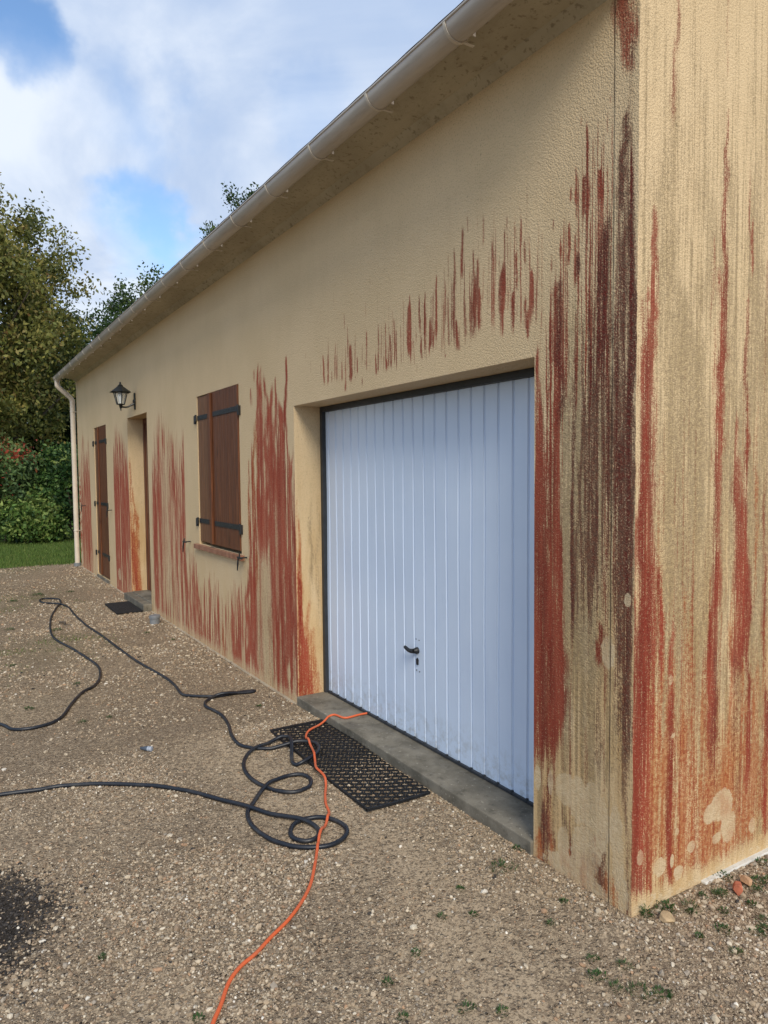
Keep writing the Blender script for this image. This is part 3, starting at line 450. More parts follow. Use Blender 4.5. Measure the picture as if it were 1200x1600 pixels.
# outlines: closer to the viewer the smaller grains are modelled too
qa = yard(230000, -2.6,1.6,-2.6,1.3, dn); s1 = np.exp(rng.normal(math.log(.0036), .40, len(qa))).clip(.0018,.012)
qb = yard(70000, -8,1.6,-3.6,1.4, dn); s2 = np.exp(rng.normal(math.log(.0060), .36, len(qb))).clip(.004,.017)
qc = yard(36000, -12.6,-4,-6,0, dn); s3 = np.exp(rng.normal(math.log(.0095), .3, len(qc))).clip(.007,.022)
q = np.concatenate([qa,qb,qc]); sz = np.concatenate([s1,s2,s3]); P = np.column_stack([q, gh(q[:,0],q[:,1])])
stones(P, sz, 'gravel', 'loose crushed limestone gravel spread over the whole yard')
q = yard(1500, -2.4,1.5,-2.5,-.05, lambda x,y: np.clip(fbm(x+70,y+70,1.8,3,55)*2.4-.75+burnf(x,y)*2, .05, 1)); stones(np.column_stack([q, gh(q[:,0],q[:,1])]), np.exp(rng.normal(math.log(.0082),.26,len(q))).clip(.006,.019), 'coarse_gravel', 'coarser pale stones strewn over the finer gravel in the near yard', .15)
# larger loose stones along the gable
q = yard(520, -.1,.55,-.2,1.3, lambda x,y: np.exp(-np.abs(x-.12)/.12)); 
stones(np.column_stack([q, gh(q[:,0],q[:,1])]), rng.uniform(.006,.017,len(q)), 'rubble', 'larger pale stones heaped along the foot of the gable wall')
# ---------------------------------------------------------------- the house
house = thing('house', (0,0,0), 'single storey cream rendered house with red algae streaks, garage door and long gutter', 'house')
LX_, ZT = 11.93, 3.232
GX0, GX1, GZ0, GZ1 = -2.816, -.498, 0., 2.051       # garage opening
DX0, DX1, DZ1 = -7.93, -6.90, 2.325                 # front door opening
WX0, WX1, WZ0, WZ1 = -4.98, -3.865, .945, 2.317     # window
VX0, VX1, VZ0, VZ1 = -10.33, -9.36, .05, 2.338      # tall shutters
def lines(breaks, seg):
    out = []
    for (a, b), st in zip(zip(breaks, breaks[1:]), seg):
        n = max(1, int(round((b-a)/st))); out += list(np.linspace(a, b, n, endpoint=False))
    return np.array(out+[breaks[-1]])
fx = lines([-LX_, VX0, VX1, DX0, DX1, WX0, WX1, GX0, GX1, -.1065, -.1035, 0], [.014,.014,.014,.014,.010,.010,.0075,.0055,.0045,.0010,.0045])
fz = lines([-.12, 0., VZ0, WZ0, GZ1, WZ1, DZ1, VZ1, 3.36], [.06,.02,.018,.018,.018,.018,.018,.018])
def sstep(a, b, x): t = np.clip((x-a)/(b-a+1e-9), 0, 1); return t*t*(3-2*t)
def paint(U, Zv, streaks, chips):
    """U: grid (i) of horizontal positions, Zv (i,j) heights -> layers red, orange, dark, olive, chip"""
    L = np.zeros((5,)+Zv.shape, np.float32); u = U[:,None]
    for (x, zt, zb, w, k, a) in streaks:
        i0, i1 = np.searchsorted(U, [x-w*2.2, x+w*2.2])
        if i1 <= i0: continue
        zz = Zv[i0:i1]; h = max(zt-zb, .02)
        wob = w*.5*(vnoise(zz*4+x*37, zz*0+x*91, 5)-.5)*2+w*.35*(vnoise(zz*17+x*37, zz*0+x*91, 6)-.5)
        t = np.clip((zt-zz)/h, 0, 1); ww = w*.5*(.25+.75*np.sqrt(np.clip(t*2.2, 0, 1)))*(1-.35*sstep(.7,1,t))
        g = np.clip(1.25-.85*np.abs(u[i0:i1]-x-wob)/ww, 0, 1)
        v = sstep(0, .10, t)*(t > 0)*(1-sstep(.72, 1.0, t)*(0 if zb <= .10 else 1))*(zz > zb-.001 if zb > .10 else 1)
        e = g*v*a*(.75+.5*vnoise(zz*9+x*17, zz*0, 3)); L[k,i0:i1] = 1-(1-L[k,i0:i1])*(1-np.clip(e,0,1))
    for (x, z, a, b) in chips:
        i0, i1 = np.searchsorted(U, [x-a*1.6, x+a*1.6])
        if i1 <= i0: continue
        d = np.hypot((u[i0:i1]-x)/a, (Zv[i0:i1]-z)/b); L[4,i0:i1] = np.maximum(L[4,i0:i1], np.clip(1.5-d, 0, 1))
    return L
def rand_streaks(tops, dens, spread, alpha=(.35,.9), wid=(.006,.028), kind=0, zb=0.0, r=np.random.default_rng(3)):
    xs_ = [p[0] for p in tops]; zs_ = [p[1] for p in tops]; o = np.argsort(xs_); xs_ = np.array(xs_)[o]; zs_ = np.array(zs_)[o]
    out = []; n = int((xs_[-1]-xs_[0])*dens)
    for _ in range(n):
        x = r.uniform(xs_[0], xs_[-1]); zt = np.interp(x, xs_, zs_)-abs(r.normal(0, spread)); out.append((x, zt, zb if r.random() < .7 else zb+r.random()*zt*.5, r.uniform(*wid), kind, r.uniform(*alpha)))
    return out
FSX = [(x,zt,zb,w*(1.0 if x < -2.5 else 1.05),k,a) for (x,zt,zb,w,k,a) in FS]
for tops, d, sp, k in R: FSX += rand_streaks(tops, 92*d, .20, (.35,.95), (.008,.034)); FSX += rand_streaks([(a_,b_-.35) for a_, b_ in tops], 26*d, .35, (.22,.42), (.04,.11))
T = dict(enumerate(R))
FSX += rand_streaks(R[1][0], 50, .5, (.5,1), (.01,.03))
FSX += rand_streaks([(-6.85,1.7),(-6.6,2.05),(-6.4,2.2),(-6.2,2.2),(-5.95,2.0),(-5.7,1.9),(-5.45,1.6)], 20, .3, (.25,.6), (.03,.09))
FSX += rand_streaks([(-11.9,1.9),(-11.4,1.9),(-11.0,1.7),(-10.9,1.5)], 30, .5, (.4,.9), (.015,.04))
FSX += rand_streaks([(-11.9,.9),(-10.5,.5)], 12, .2, (.3,.6), (.03,.07), 1)
FSX += rand_streaks([(-3.72,1.4),(-3.3,1.9),(-3.0,2.0),(-2.83,1.4)], 34, .4, (.3,.75), (.02,.05))
FSX += rand_streaks([(-3.35,.35),(-2.83,.9)], 14, .3, (.3,.7), (.02,.05), 1)
FSX += rand_streaks([(-5.4,.28),(-3.7,.45)], 16, .12, (.3,.7), (.02,.06), 1)
FSX += rand_streaks([(-6.88,.7),(-5.6,.8),(-4.9,.35),(-3.9,.25),(-3.4,1.2),(-2.9,.9)], 7, .35, (.35,.8), (.02,.07), 3)
FSX += rand_streaks([(-.48,2.0),(-.40,2.45),(-.2,2.7),(-.1,2.7)], 330, .6, (.3,.65), (.005,.018), 3)
FSX += rand_streaks([(-.48,1.6),(-.3,2.3),(-.1,2.6)], 34, .8, (.2,.5), (.006,.016), 0)
FSX += rand_streaks([(-1.75,2.62),(-1.0,2.75),(-.5,2.9),(-.15,3.0)], 60, .3, (.12,.35), (.004,.01), 3, 2.1)
FSX += rand_streaks([(-.497,1.9),(-.44,2.3),(-.34,2.55)], 330, .35, (.4,.85), (.005,.014), 0, .3)
FSX += rand_streaks([(-.497,1.2),(-.36,1.5)], 120, .3, (.4,.9), (.012,.03), 0, .26)
FSX += rand_streaks([(-.10,3.3),(-.002,3.3)], 200, .6, (.25,.6), (.006,.02), 2, .35)
FSX += rand_streaks([(-.10,2.9),(-.002,2.9)], 120, .9, (.25,.6), (.005,.014), 0, .35)
FSX += rand_streaks([(-.30,2.0),(-.12,2.75)], 240, .4, (.35,.7), (.008,.02), 2, .9)
FSX += rand_streaks([(-.40,2.45),(-.25,2.85),(-.11,3.0)], 160, .3, (.5,1.), (.005,.013), 0, 1.75)
FSX += rand_streaks([(-.08,2.9),(-.002,2.9)], 260, .9, (.4,.8), (.008,.03), 2, .55)
FSX += rand_streaks([(-.49,.16),(-.004,.13)], 50, .05, (.3,.6), (.02,.06), 1)
FSX += rand_streaks([(-.45,.30),(-.11,.30)], 60, .08, (.3,.7), (.01,.03), 2, .0)
FSX += rand_streaks([(-2.4,2.38),(-1.4,2.5),(-.8,2.66),(-.55,2.5)], 22, .13, (.6,1.), (.008,.02), 0, 2.13)
FSX += rand_streaks([(-2.2,2.4),(-1.4,2.5),(-.6,2.75),(-.4,2.5)], 70, .2, (.4,.8), (.004,.011), 0, 2.12)
FSX += rand_streaks([(-2.6,2.3),(-1.9,2.42),(-1.2,2.62),(-.5,2.85)], 40, .18, (.35,.7), (.003,.008), 0, 2.2)
Xg = fx[:,None]+np.zeros((1,len(fz))); Zg = np.zeros((len(fx),1))+fz[None]
Lf = paint(fx, Zg, FSX, FC)
# faded, washed-out tracts inside the dense stains
fade = np.zeros_like(Zg)
for (x, w, z0, z1, a) in [(-3.38,.10,0,1.0,.75),(-3.52,.05,.1,1.1,.5),(-6.15,.16,.2,1.9,.45),(-5.85,.06,.0,1.4,.4),(-6.5,.05,0,1.2,.4),(-4.4,.06,0,.6,.4),(-3.15,.03,.6,1.5,.3)]:
    fade = np.maximum(fade, a*np.clip(1.4-np.abs(Xg-x)/w, 0, 1)*sstep(z0-.1,z0+.1,Zg)*(1-sstep(z1-.2,z1+.1,Zg)))
Lf[0] *= 1-fade; Lf[3] = np.maximum(Lf[3], fade*.55)
low = 1-sstep(.02, .10, Zg)
Lf[0] *= 1-.45*low*(Xg > -7); Lf[1] = np.maximum(Lf[1], .35*low*fbm(Xg+50, Zg, 6, 3, 2))
clean = (Xg > -.498)*(1-sstep(.10,.24,Zg+.1*(fbm(Xg+50,Zg,10,3,3)-.5)))*.0
for k in range(4): Lf[k] *= 1-clean
Lf[4] = np.maximum(Lf[4], (Xg > -.498)*np.clip(.62-np.abs(Zg-.02)/.18, 0, 1)*fbm(Xg+50, Zg+50, 7, 3, 77)*1.1)
# keep the clean reveals round window, lamp and tall shutters
def crackf(Xv, Zv):
    x0 = -.105+.0012*(vnoise(Zv*13, Zv*0, 1)-.5)+.002*(vnoise(Zv*3, Zv*0, 2)-.5); return np.clip(1.5-np.abs(Xv-x0)/(.0008+.0012*vnoise(Zv*5, Zv*0, 4)), 0, 1)
ny = -.0008*(fbm(Xg+50, Zg+50, 25, 3, 66)-.5)
yy = np.where(Xg > -.1045, -.0015, 0)+ny
edge_w = .006*(fbm(Zg*1+3, Zg*0+1, 22, 4, 12)-.5)
Xe = Xg.copy(); Xe[-1] = edge_w[-1]; 
V = np.stack([Xe, yy, Zg], -1); n_, m_ = Xg.shape; idx = np.arange(n_*m_).reshape(n_, m_)
xm = (fx[1:]+fx[:-1])/2; zm = (fz[1:]+fz[:-1])/2; XM, ZM = np.meshgrid(xm, zm, indexing='ij'); hole_ = np.zeros(XM.shape, bool)
for a, b, c, d in ((GX0,GX1,-1,GZ1),(DX0,DX1,-1,DZ1),(WX0,WX1,WZ0,WZ1),(VX0,VX1,VZ0,VZ1)): hole_ |= (XM > a)&(XM < b)&(ZM > c)&(ZM < d)
Fq = np.stack([idx[:-1,:-1], idx[1:,:-1], idx[1:,1:], idx[:-1,1:]], -1)[~hole_]
ck = crackf(Xg, Zg)
parts = [(V.reshape(-1,3), Fq, np.stack([Lf[0],Lf[1],Lf[2],np.ones_like(Xg)],-1).reshape(-1,4), np.stack([Lf[3],Lf[4],sstep(-4,-.8,Xg),np.ones_like(Xg)],-1).reshape(-1,4), np.stack([ck,ck,ck,np.ones_like(Xg)],-1).reshape(-1,4))]
def grid_part(us, vs, fn, st, chips=(), flip=False, sandv=.6):
    U_, V_ = np.meshgrid(us, vs, indexing='ij'); L = paint(us, V_, st, chips) if st else np.zeros((5,)+U_.shape)
    P_ = np.stack(fn(U_, V_), -1).reshape(-1,3); n, m = U_.shape; ix = np.arange(n*m).reshape(n,m); F_ = np.stack([ix[:-1,:-1], ix[1:,:-1], ix[1:,1:], ix[:-1,1:]], -1).reshape(-1,4)
    if flip: F_ = F_[:,::-1]
    o = np.ones_like(U_); z = np.zeros_like(U_)
    parts.append((P_, F_, np.stack([L[0],L[1],L[2],o],-1).reshape(-1,4), np.stack([L[3],L[4],o*sandv,o],-1).reshape(-1,4), np.stack([z,z,z,o],-1).reshape(-1,4)))
# reveals (garage .205 deep, front door .20, windows .035)
r5 = np.random.default_rng(11)
js = [(.012,1.55,0,.02,1,.7),(.02,1.35,0,.035,1,.9),(.028,1.1,0,.03,1,.8),(.04,.95,0,.04,1,.8),(.02,1.1,0,.03,0,1),(.035,.9,0,.03,0,.9),(.05,.62,0,.05,0,1),(.07,.5,0,.05,0,.8),(.08,.75,0,.05,1,.8),(.10,.55,0,.06,1,.7),(.125,.35,0,.07,1,.55),(.09,.4,0,.08,0,.5),(.15,.22,0,.08,1,.5)]
ju = np.linspace(0,.26,36); jz = np.linspace(-.12,GZ1,116)
grid_part(ju, jz, lambda u,v: (u*0+GX0, u, v), js+[(r5.uniform(.1,.2),r5.uniform(1.2,2.0),r5.uniform(.2,.8),.03,3,.4) for _ in range(5)])
grid_part(ju, jz, lambda u,v: (u*0+GX1, u, v), [], flip=True)
grid_part(np.linspace(GX0,GX1,160), np.linspace(0,.26,14), lambda u,v: (u, v, u*0+GZ1), [])
djs = [(.015,1.9,0,.03,1,.9),(.02,1.85,0,.02,0,.7),(.04,1.5,0,.05,1,.9),(.06,1.2,0,.07,1,1),(.09,.9,0,.08,1,.9),(.05,1.2,0,.05,0,.6),(.08,.8,0,.08,0,.6),(.11,.55,0,.08,1,.6)]
grid_part(np.linspace(0,.24,24), np.linspace(-.12,DZ1,110), lambda u,v: (u*0+DX0, u, v), djs)
grid_part(np.linspace(0,.24,24), np.linspace(-.12,DZ1,110), lambda u,v: (u*0+DX1, u, v), [], flip=True)
grid_part(np.linspace(DX0,DX1,60), np.linspace(0,.24,10), lambda u,v: (u, v, u*0+DZ1), [])
for a, b, c, d in ((WX0,WX1,WZ0,WZ1),(VX0,VX1,VZ0,VZ1)):
    grid_part(np.linspace(0,.16,5), np.linspace(c,d,30), lambda u,v: (u*0+a, u, v), []); grid_part(np.linspace(0,.16,5), np.linspace(c,d,30), lambda u,v: (u*0+b, u, v), [], flip=True)
    grid_part(np.linspace(a,b,30), np.linspace(0,.16,5), lambda u,v: (u, v, u*0+d), []); grid_part(np.linspace(a,b,30), np.linspace(0,.16,5), lambda u,v: (u, v, u*0+c), [], flip=True)
def join_parts(name, parts, parent):
    wash = []
    off = 0; VV = []; FF = []; A1 = []; A2 = []; A3 = []
    for P_, F_, a, b, c in parts: VV.append(P_); z_ = P_[:,2]; w_ = np.clip(1.25-z_/1.9, .0, 1); w_ = np.where((P_[:,0] > -.497)|(P_[:,1] > .001)*(P_[:,0] < -2), np.maximum(w_, .25*(z_ < 2.9)*(P_[:,0] > -.497)), w_*np.where(P_[:,0] < -2.8, .55, 0)); wash.append(np.stack([w_]*3+[w_*0+1],-1)); FF.append(F_+off); A1.append(a); A2.append(b); A3.append(c); off += len(P_)
    return npmesh(name, np.vstack(VV), np.vstack(FF), M['wall'], parent, True, {'stain':('POINT',np.vstack(A1)),'stain_more':('POINT',np.vstack(A2)),'crack':('POINT',np.vstack(A3)),'wash':('POINT',np.vstack(wash))})
join_parts('wall', parts, house)
# gable wall
gy = lines([0,1.3,3,8], [.0055,.05,.25]); tt = np.linspace(0,1,215); ztop = 3.46+.36*np.minimum(gy, 8-gy)
Zq = -.12+(ztop[:,None]+.12)*tt[None]; Yq = gy[:,None]+0*Zq
GSX = [(x,zt,zb,w*1.2,k,a*(.72 if x < .12 else .9)) for (x,zt,zb,w,k,a) in GS]; rg = np.random.default_rng(5)
for _ in range(420): y = rg.uniform(.02,1.3); zt = rg.uniform(.8,3.6); GSX.append((y, zt, max(0,zt-rg.uniform(.5,2)), rg.uniform(.004,.012), 3, rg.uniform(.3,.6)))
for _ in range(60): y = rg.uniform(.02,1.3); zt = rg.uniform(1.2,3.8); GSX.append((y, zt, 0, rg.uniform(.05,.16), 3, rg.uniform(.2,.38)))
for _ in range(110): y = rg.uniform(.02,1.3); zt = rg.uniform(.3,2.2); GSX.append((y, zt, 0 if rg.random() < .6 else zt*.4, rg.uniform(.004,.014), int(rg.choice([0,0,1])), rg.uniform(.2,.5)))
for _ in range(15): y = rg.uniform(.02,1.25); zt = rg.uniform(.25,.9); GSX.append((y, zt, .03, rg.uniform(.08,.18), 1, rg.uniform(.2,.35)))
for _ in range(70): y = rg.uniform(.02,1.25); zt = rg.uniform(.25,1.3); GSX.append((y, zt, .03, rg.uniform(.02,.08), 1, rg.uniform(.2,.5)))
for _ in range(16): y = rg.uniform(.0,.10); zt = rg.uniform(.8,2.3); GSX.append((y, zt, .03, rg.uniform(.02,.05), 0, rg.uniform(.3,.7)))
for _ in range(150): y = rg.uniform(1.3,8); zt = rg.uniform(.5,3.0); GSX.append((y, zt, 0, rg.uniform(.02,.12), int(rg.choice([0,0,2,3,1])), rg.uniform(.3,.8)))
Lg = paint(gy, Zq, GSX, GC)
lowg = 1-sstep(.03,.10, Zq+.05*(fbm(Yq+50,Zq,9,3,8)-.5)); 
for k in range(4): Lg[k] *= 1-.85*lowg
Lg[4] = np.maximum(Lg[4], np.clip(.75-Zq/.16,0,1)*.55+lowg*.35*fbm(Yq+50,Zq+50,8,3,9))
parts = []
Xq = .0008*(fbm(Yq+50, Zq+50, 25, 3, 67)-.5); Xq[0] = .006*(fbm(Zq[0]+3, Zq[0]*0+1, 22, 4, 12)-.5)
Yq2 = Yq.copy(); Yq2[0] = -.0015-.0008*(fbm(Zq[0]*0+50, Zq[0]+50, 25, 3, 66)-.5)
n_, m_ = Zq.shape; idx = np.arange(n_*m_).reshape(n_, m_); Fq = np.stack([idx[:-1,:-1], idx[1:,:-1], idx[1:,1:], idx[:-1,1:]], -1).reshape(-1,4); o = np.ones_like(Zq); z = o*0
parts.append((np.stack([Xq,Yq2,Zq],-1).reshape(-1,3), Fq, np.stack([Lg[0],Lg[1],Lg[2],o],-1).reshape(-1,4), np.stack([Lg[3],Lg[4],o,o],-1).reshape(-1,4), np.stack([z,z,z,o],-1).reshape(-1,4)))
join_parts('gable_wall', parts, house)
b = MB(); b.box(-LX_,-.01,7.8,8,-.1,3.46); b.prism([(0.0,-.1),(7.8,-.1),(7.8,3.46+.36*.2),(4,3.46+.36*4),(0.0,3.46)], 'x', -LX_, -LX_+.2); b.build('rear_wall', M['plain_wall'], house)
# cornice, roof
b = MB(); b.prism([(-.0005,3.232),(-.042,3.2735),(-.217,3.303),(-.217,3.392),(-.0005,3.46)], 'x', -LX_-.002, -.004); b.build('cornice', M['cornice'], house)
def roof(side):
    us = np.arange(-LX_-.12, .14, .0275); vs = np.linspace(0, 4.27, 40); U_, V_ = np.meshgrid(us, vs, indexing='ij')
    w = .018*np.abs(np.sin(U_*np.pi/.22))*np.clip(V_*3,.12,1); st = .012*((V_/.33)%1); y = -.262+V_ if side else 8.262-V_; zt = 3.395+.36*V_+w-st+.012; zb = 3.385+.36*V_*.995
    n, m = U_.shape; top = np.stack([U_,y,zt],-1).reshape(-1,3); bot = np.stack([U_,y,zb],-1).reshape(-1,3); ix = np.arange(n*m).reshape(n,m)
    q = lambda ix: np.stack([ix[:-1,:-1], ix[1:,:-1], ix[1:,1:], ix[:-1,1:]], -1).reshape(-1,4)
    ring = [ix[:,0], ix[:,-1], ix[0], ix[-1]]; F_ = [q(ix), q(ix)[:,::-1]+n*m]
    for r in ring: F_.append(np.stack([r[:-1], r[1:], r[1:]+n*m, r[:-1]+n*m], -1))
    return npmesh('roof', np.vstack([top,bot]), np.vstack(F_), M['tile'], house)
roof(True); roof(False)
# footing ledge along the facade and gable
for a_, c_ in ((-LX_-.03, DX0-.003), (DX1+.022, GX0-.02)): b = MB(); b.box(a_, c_, -.022, .05, -.1, .004, .003); b.build('footing', M['footing'], house)
b = MB(); b.box(-.05,.022,.40,7.9,-.1,.010,.004); b.build('footing', M['lime'], house)
# garage threshold, front step
b = MB(); b.box(GX0+.002, GX1-.002, -.012, .30, -.1, .058, .006); b.build('threshold', M['step'], house)
b = MB(); b.box(DX0+.002, DX1+.02, -.10, .0, -.1, .085, .006); b.box(DX0+.003, DX1-.003, .001, .3, -.1, .093, .006); b.build('doorstep', M['step'], house)
b = MB(); b.box(VX0, VX1, -.02, .15, -.1, .046, .005); b.build('doorstep', M['step'], house)
# garage door: one sheet with pressed vertical grooves
gx = [GX0+.035]; x = -.768-.1036*19; grooves = [-.768-.1036*k for k in range(-2, 20)]
pr = [(GX0+.035, 0.)]
for c_ in sorted(grooves):
    if c_-.006 <= GX0+.04 or c_+.006 >= GX1-.04: continue
    pr += [(c_-.0125,0.),(c_-.0085,-.0025),(c_-.0035,.008),(c_+.0035,.008),(c_+.0065,0.0)]
pr.append((GX1-.035, 0.))
YD = .222; zrow = np.linspace(.072, GZ1-.037, 60); V = []; 
for x_, d in pr:
    for z_ in zrow: V.append((x_, YD+d+.0015*math.sin(z_*2.1+x_*3)+.0012*math.sin(z_*5.3+x_*11), z_))
n, m = len(pr), len(zrow); ix = np.arange(n*m).reshape(n,m); F_ = np.stack([ix[:-1,:-1], ix[1:,:-1], ix[1:,1:], ix[:-1,1:]], -1).reshape(-1,4)
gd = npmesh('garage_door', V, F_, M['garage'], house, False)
b = MB(); b.box(GX0,GX0+.034,.195,.25,.058,GZ1,.002); b.box(GX1-.034,GX1,.195,.25,.058,GZ1,.002); b.box(GX0+.034,GX1-.034,.197,.25,GZ1-.036,GZ1,.002); b.build('frame', M['dark_trim'], gd)
b = MB(); b.box(GX0+.035,GX1-.035,.208,.245,.0585,.0735,.002)
for c_ in grooves: b.box(c_-.006,c_+.006,.206,.22,.060,.080,.001)
b.build('bottom_seal', M['dark_trim'], gd)
HX = -1.672
b = MB(); b.lathe([(.0,-.001),(.019,0),(.019,.014),(.014,.022),(.010,.030),(.0,.031)], (HX,YD+.002,.585), 'y', 16)
for v in b.bm.verts: v.co.y = 2*(YD+.002)-v.co.y
b.tube([(HX,YD-.028,.585),(HX-.03,YD-.036,.583),(HX-.062,YD-.038,.592),(HX-.075,YD-.037,.596)], .010, 10, [.014,.0115,.0105,.009], 4)
b.build('handle', M['iron'], gd, True)
b = MB(); b.prism([(-.007,.0),(.007,0),(.010,.030),(.0,.040),(-.010,.030)], 'y', YD-.006, YD+.004); 
for v in b.bm.verts: v.co.x += HX; v.co.z += .503
b.build('keyhole', M['iron'], gd)
for dx_, z_ in ((-.013,.648),(.017,.646),(-.010,.470),(.020,.467)): b = MB(); b.lathe([(.0,-.002),(.0035,-.002),(.0035,.004)], (HX+dx_,YD,z_), 'y', 8); b.build('screw', M['iron'], gd)
pass
# shutters on the window and the tall opening
def strap(b, xa, xb, z, y, h=.036):
    b.box(min(xa,xb), max(xa,xb), y-.006, y, z-h/2, z+h/2, .0015)
def leaf(x0, x1, z0, z1, y, hinge_side, zs, wood, cover, nb=3, hx=.05):
    b = MB(); w = (x1-x0)/nb
    for i in range(nb): b.box(x0+i*w+.0008, x0+(i+1)*w-.0008, y, y+.028, z0, z1, .003)
    b.box(x0+.01, x1-.01, y+.010, y+.034, z0+.01, z1-.01)
    lf = b.build('shutter', wood, house)
    if cover: b = MB(); b.box(x0-.012, x0+.058, y-.022, y-.001, z0+.004, z1-.004, .003); b.build('cover_strip', wood, lf)
    for z in zs:
        b = MB(); xe = x1 if hinge_side > 0 else x0; s = hinge_side
        strap(b, xe-s*.28 if not cover else xe-s*((x1-x0)-.085), xe+s*.012, z, y, .042)
        b.box(xe+s*.030-.012, xe+s*.030+.012, -.022, .004, z-.055, z+.022, .002)       # plate on the render
        b.lathe([(.0,z-.03),(.0095,z-.03),(.0095,z+.03),(.0,z+.03)], (xe+s*.008,-.012,0), 'z', 10); b.box(min(xe,xe+s*.03),max(xe,xe+s*.03),-.016,-.008,z-.012,z+.012,.001)
        for q in (.06,.18,.30): b.lathe([(.0,-.003),(.006,-.002),(.006,.001)], (xe-s*q,y-.006,z), 'y', 8)
        b.build('hinge', M['iron'], lf)
    return lf
MIDX = -4.56
leaf(MIDX, WX1-.004, WZ0+.028, WZ1-.006, -.012, 1, (2.12,1.165), M['wood'], True)
leaf(WX0+.006, MIDX-.001, WZ0+.028, WZ1-.006, .008, -1, (2.12,1.165), M['wood2'], False)
MV = -10.0
leaf(MV, VX1-.004, VZ0+.02, VZ1-.006, .004, 1, (2.11,1.17,.40), M['wood'], True, 3)
leaf(VX0+.006, MV-.001, VZ0+.02, VZ1-.006, .012, -1, (2.11,1.17,.40), M['wood2'], False, 3)
# terracotta window sill, tile by tile
b = MB(); n = 12; w = (1.262)/n
for i in range(n): b.box(-5.065+i*w+.002, -5.065+(i+1)*w-.002, -.034, .05, .899, .942+random.uniform(-.001,.001), .002)
sill = b.build('window_sill', M['brick'], house)
b = MB(); b.box(-5.063, -3.806, -.031, .05, .9005, .9395); b.build('mortar', M['mortar'], sill)
# shutter catches
for (x_, z_, s_) in ((-5.27,.944,.05),(-3.748,.932,.05),(-11.29,1.093,.045),(-9.078,1.103,.05)):
    b = MB(); b.tube([(x_,.0,z_),(x_,-.06,z_)], .006, 8); b.box(x_-.055,x_+.055,-.066,-.056,z_-.007,z_+.007,.002); b.box(x_-.007,x_+.007,-.068,-.058,z_-.01,z_+.036,.002)
    b.tube([(x_-.035,-.061,z_-.004),(x_-.045,-.062,z_-.05),(x_-.052,-.064,z_-.105)], .006, 8, [.006,.008,.004], 3)
    b.build('shutter_catch', M['iron'], house)
# front door leaf in its recess
b = MB(); y0 = .19
b.box(DX0+.002, DX0+.062, y0, y0+.06, .096, DZ1-.003, .004); b.box(DX1-.062, DX1-.002, y0, y0+.06, .096, DZ1-.003, .004); b.box(DX0+.0625, DX1-.0625, y0+.001, y0+.06, DZ1-.065, DZ1-.003, .004)
b.box(DX0+.063, DX1-.063, y0+.018, y0+.058, .098, DZ1-.066)
dl = b.build('front_door', M['doorwood'], house)
for (xa, xb) in ((DX0+.10,DX0+.46),(DX0+.56,DX1-.10)):
    for (za, zb) in ((.22,.95),(1.1,2.1)):
        b = MB(); b.box(xa, xb, y0+.008, y0+.0175, za, zb, .006, 2); b.box(xa+.05, xb-.05, y0+.001, y0+.0075, za+.05, zb-.05, .004, 2); b.build('panel', M['doorwood'], dl)
b = MB(); b.box(DX1-.115,DX1-.080,y0+.008,y0+.018,1.02,1.22,.003); b.tube([(DX1-.097,y0+.01,1.14),(DX1-.097,y0-.035,1.14),(DX1-.21,y0-.042,1.14)], .009, 8); b.build('handle', M['iron'], dl, True)
# gutter, half round
GY, GZc, GR = -.295, 3.299, .058
def arc(r, n=16, a0=180, a1=360): return [(GY+r*math.cos(R_(a)), GZc+r*math.sin(R_(a))) for a in np.linspace(a0, a1, n)]
b = MB(); outer = arc(GR); inner = arc(GR-.003)[::-1]; b.prism(outer+inner, 'x', -LX_-.10, .05)
b.tube([(-LX_-.10,GY-GR,GZc+.002),(.05,GY-GR,GZc+.002)], .0055, 8)
b.prism(arc(GR+.0005)+[(GY+GR,GZc+.001)], 'x', -LX_-.104, -LX_-.1005)
gut = b.build('gutter', M['gutter'], house, True, 50)
k = 0; x_ = -.616
while x_ > -LX_-.05:
    b = MB(); w = .007
    oo = arc(GR+.0045, 18, 176, 368); ii = arc(GR+.0012, 18, 176, 368)[::-1]; b.prism(oo+ii, 'x', x_-w, x_+w)
    b.box(x_-.006, x_+.006, GY+.01, -.212, GZc-.052, GZc-.047, .001); b.build('clip', M['band'], gut, True, 50)
    b = MB(); b.prism([(GY+.055,GZc-.02),(-.214,GZc-.022),(-.214,GZc+.05),(GY+.06,GZc+.05)], 'x', x_+.010, x_+.016); b.build('bracket', M['gutter'], gut)
    x_ -= .592
# downpipe
PX, PY = -11.955, -.062
b = MB(); b.tube([(PX,GY,GZc-.045),(PX,GY,GZc-.12),(PX,GY+.02,GZc-.165),(PX,-.115,2.985),(PX,PY-.01,2.93),(PX,PY,2.88),(PX,PY,2.7)], .041, 16, None, 6)
b.tube([(PX,PY,2.7),(PX,PY,.03)], .041, 16)
dp = b.build('downpipe', M['pipe'], house, True, 60)
for z_ in (2.72, 1.0-.37):
    b = MB(); b.lathe([(.040,z_-.012),(.0455,z_-.010),(.0455,z_+.010),(.040,z_+.012)], (PX,PY,0), 'z', 16); b.box(PX-.006,PX+.006,PY,.0,z_-.006,z_+.006); b.box(PX+.04,PX+.062,PY-.008,PY+.008,z_-.006,z_+.006,.001); b.build('collar', M['band'], dp, True)
b = MB(); b.lathe([(.056,-.02),(.056,.055),(.050,.06),(.042,.061)], (PX,PY,0), 'z', 18); b.build('boot', M['pvcgrey'], dp, True)
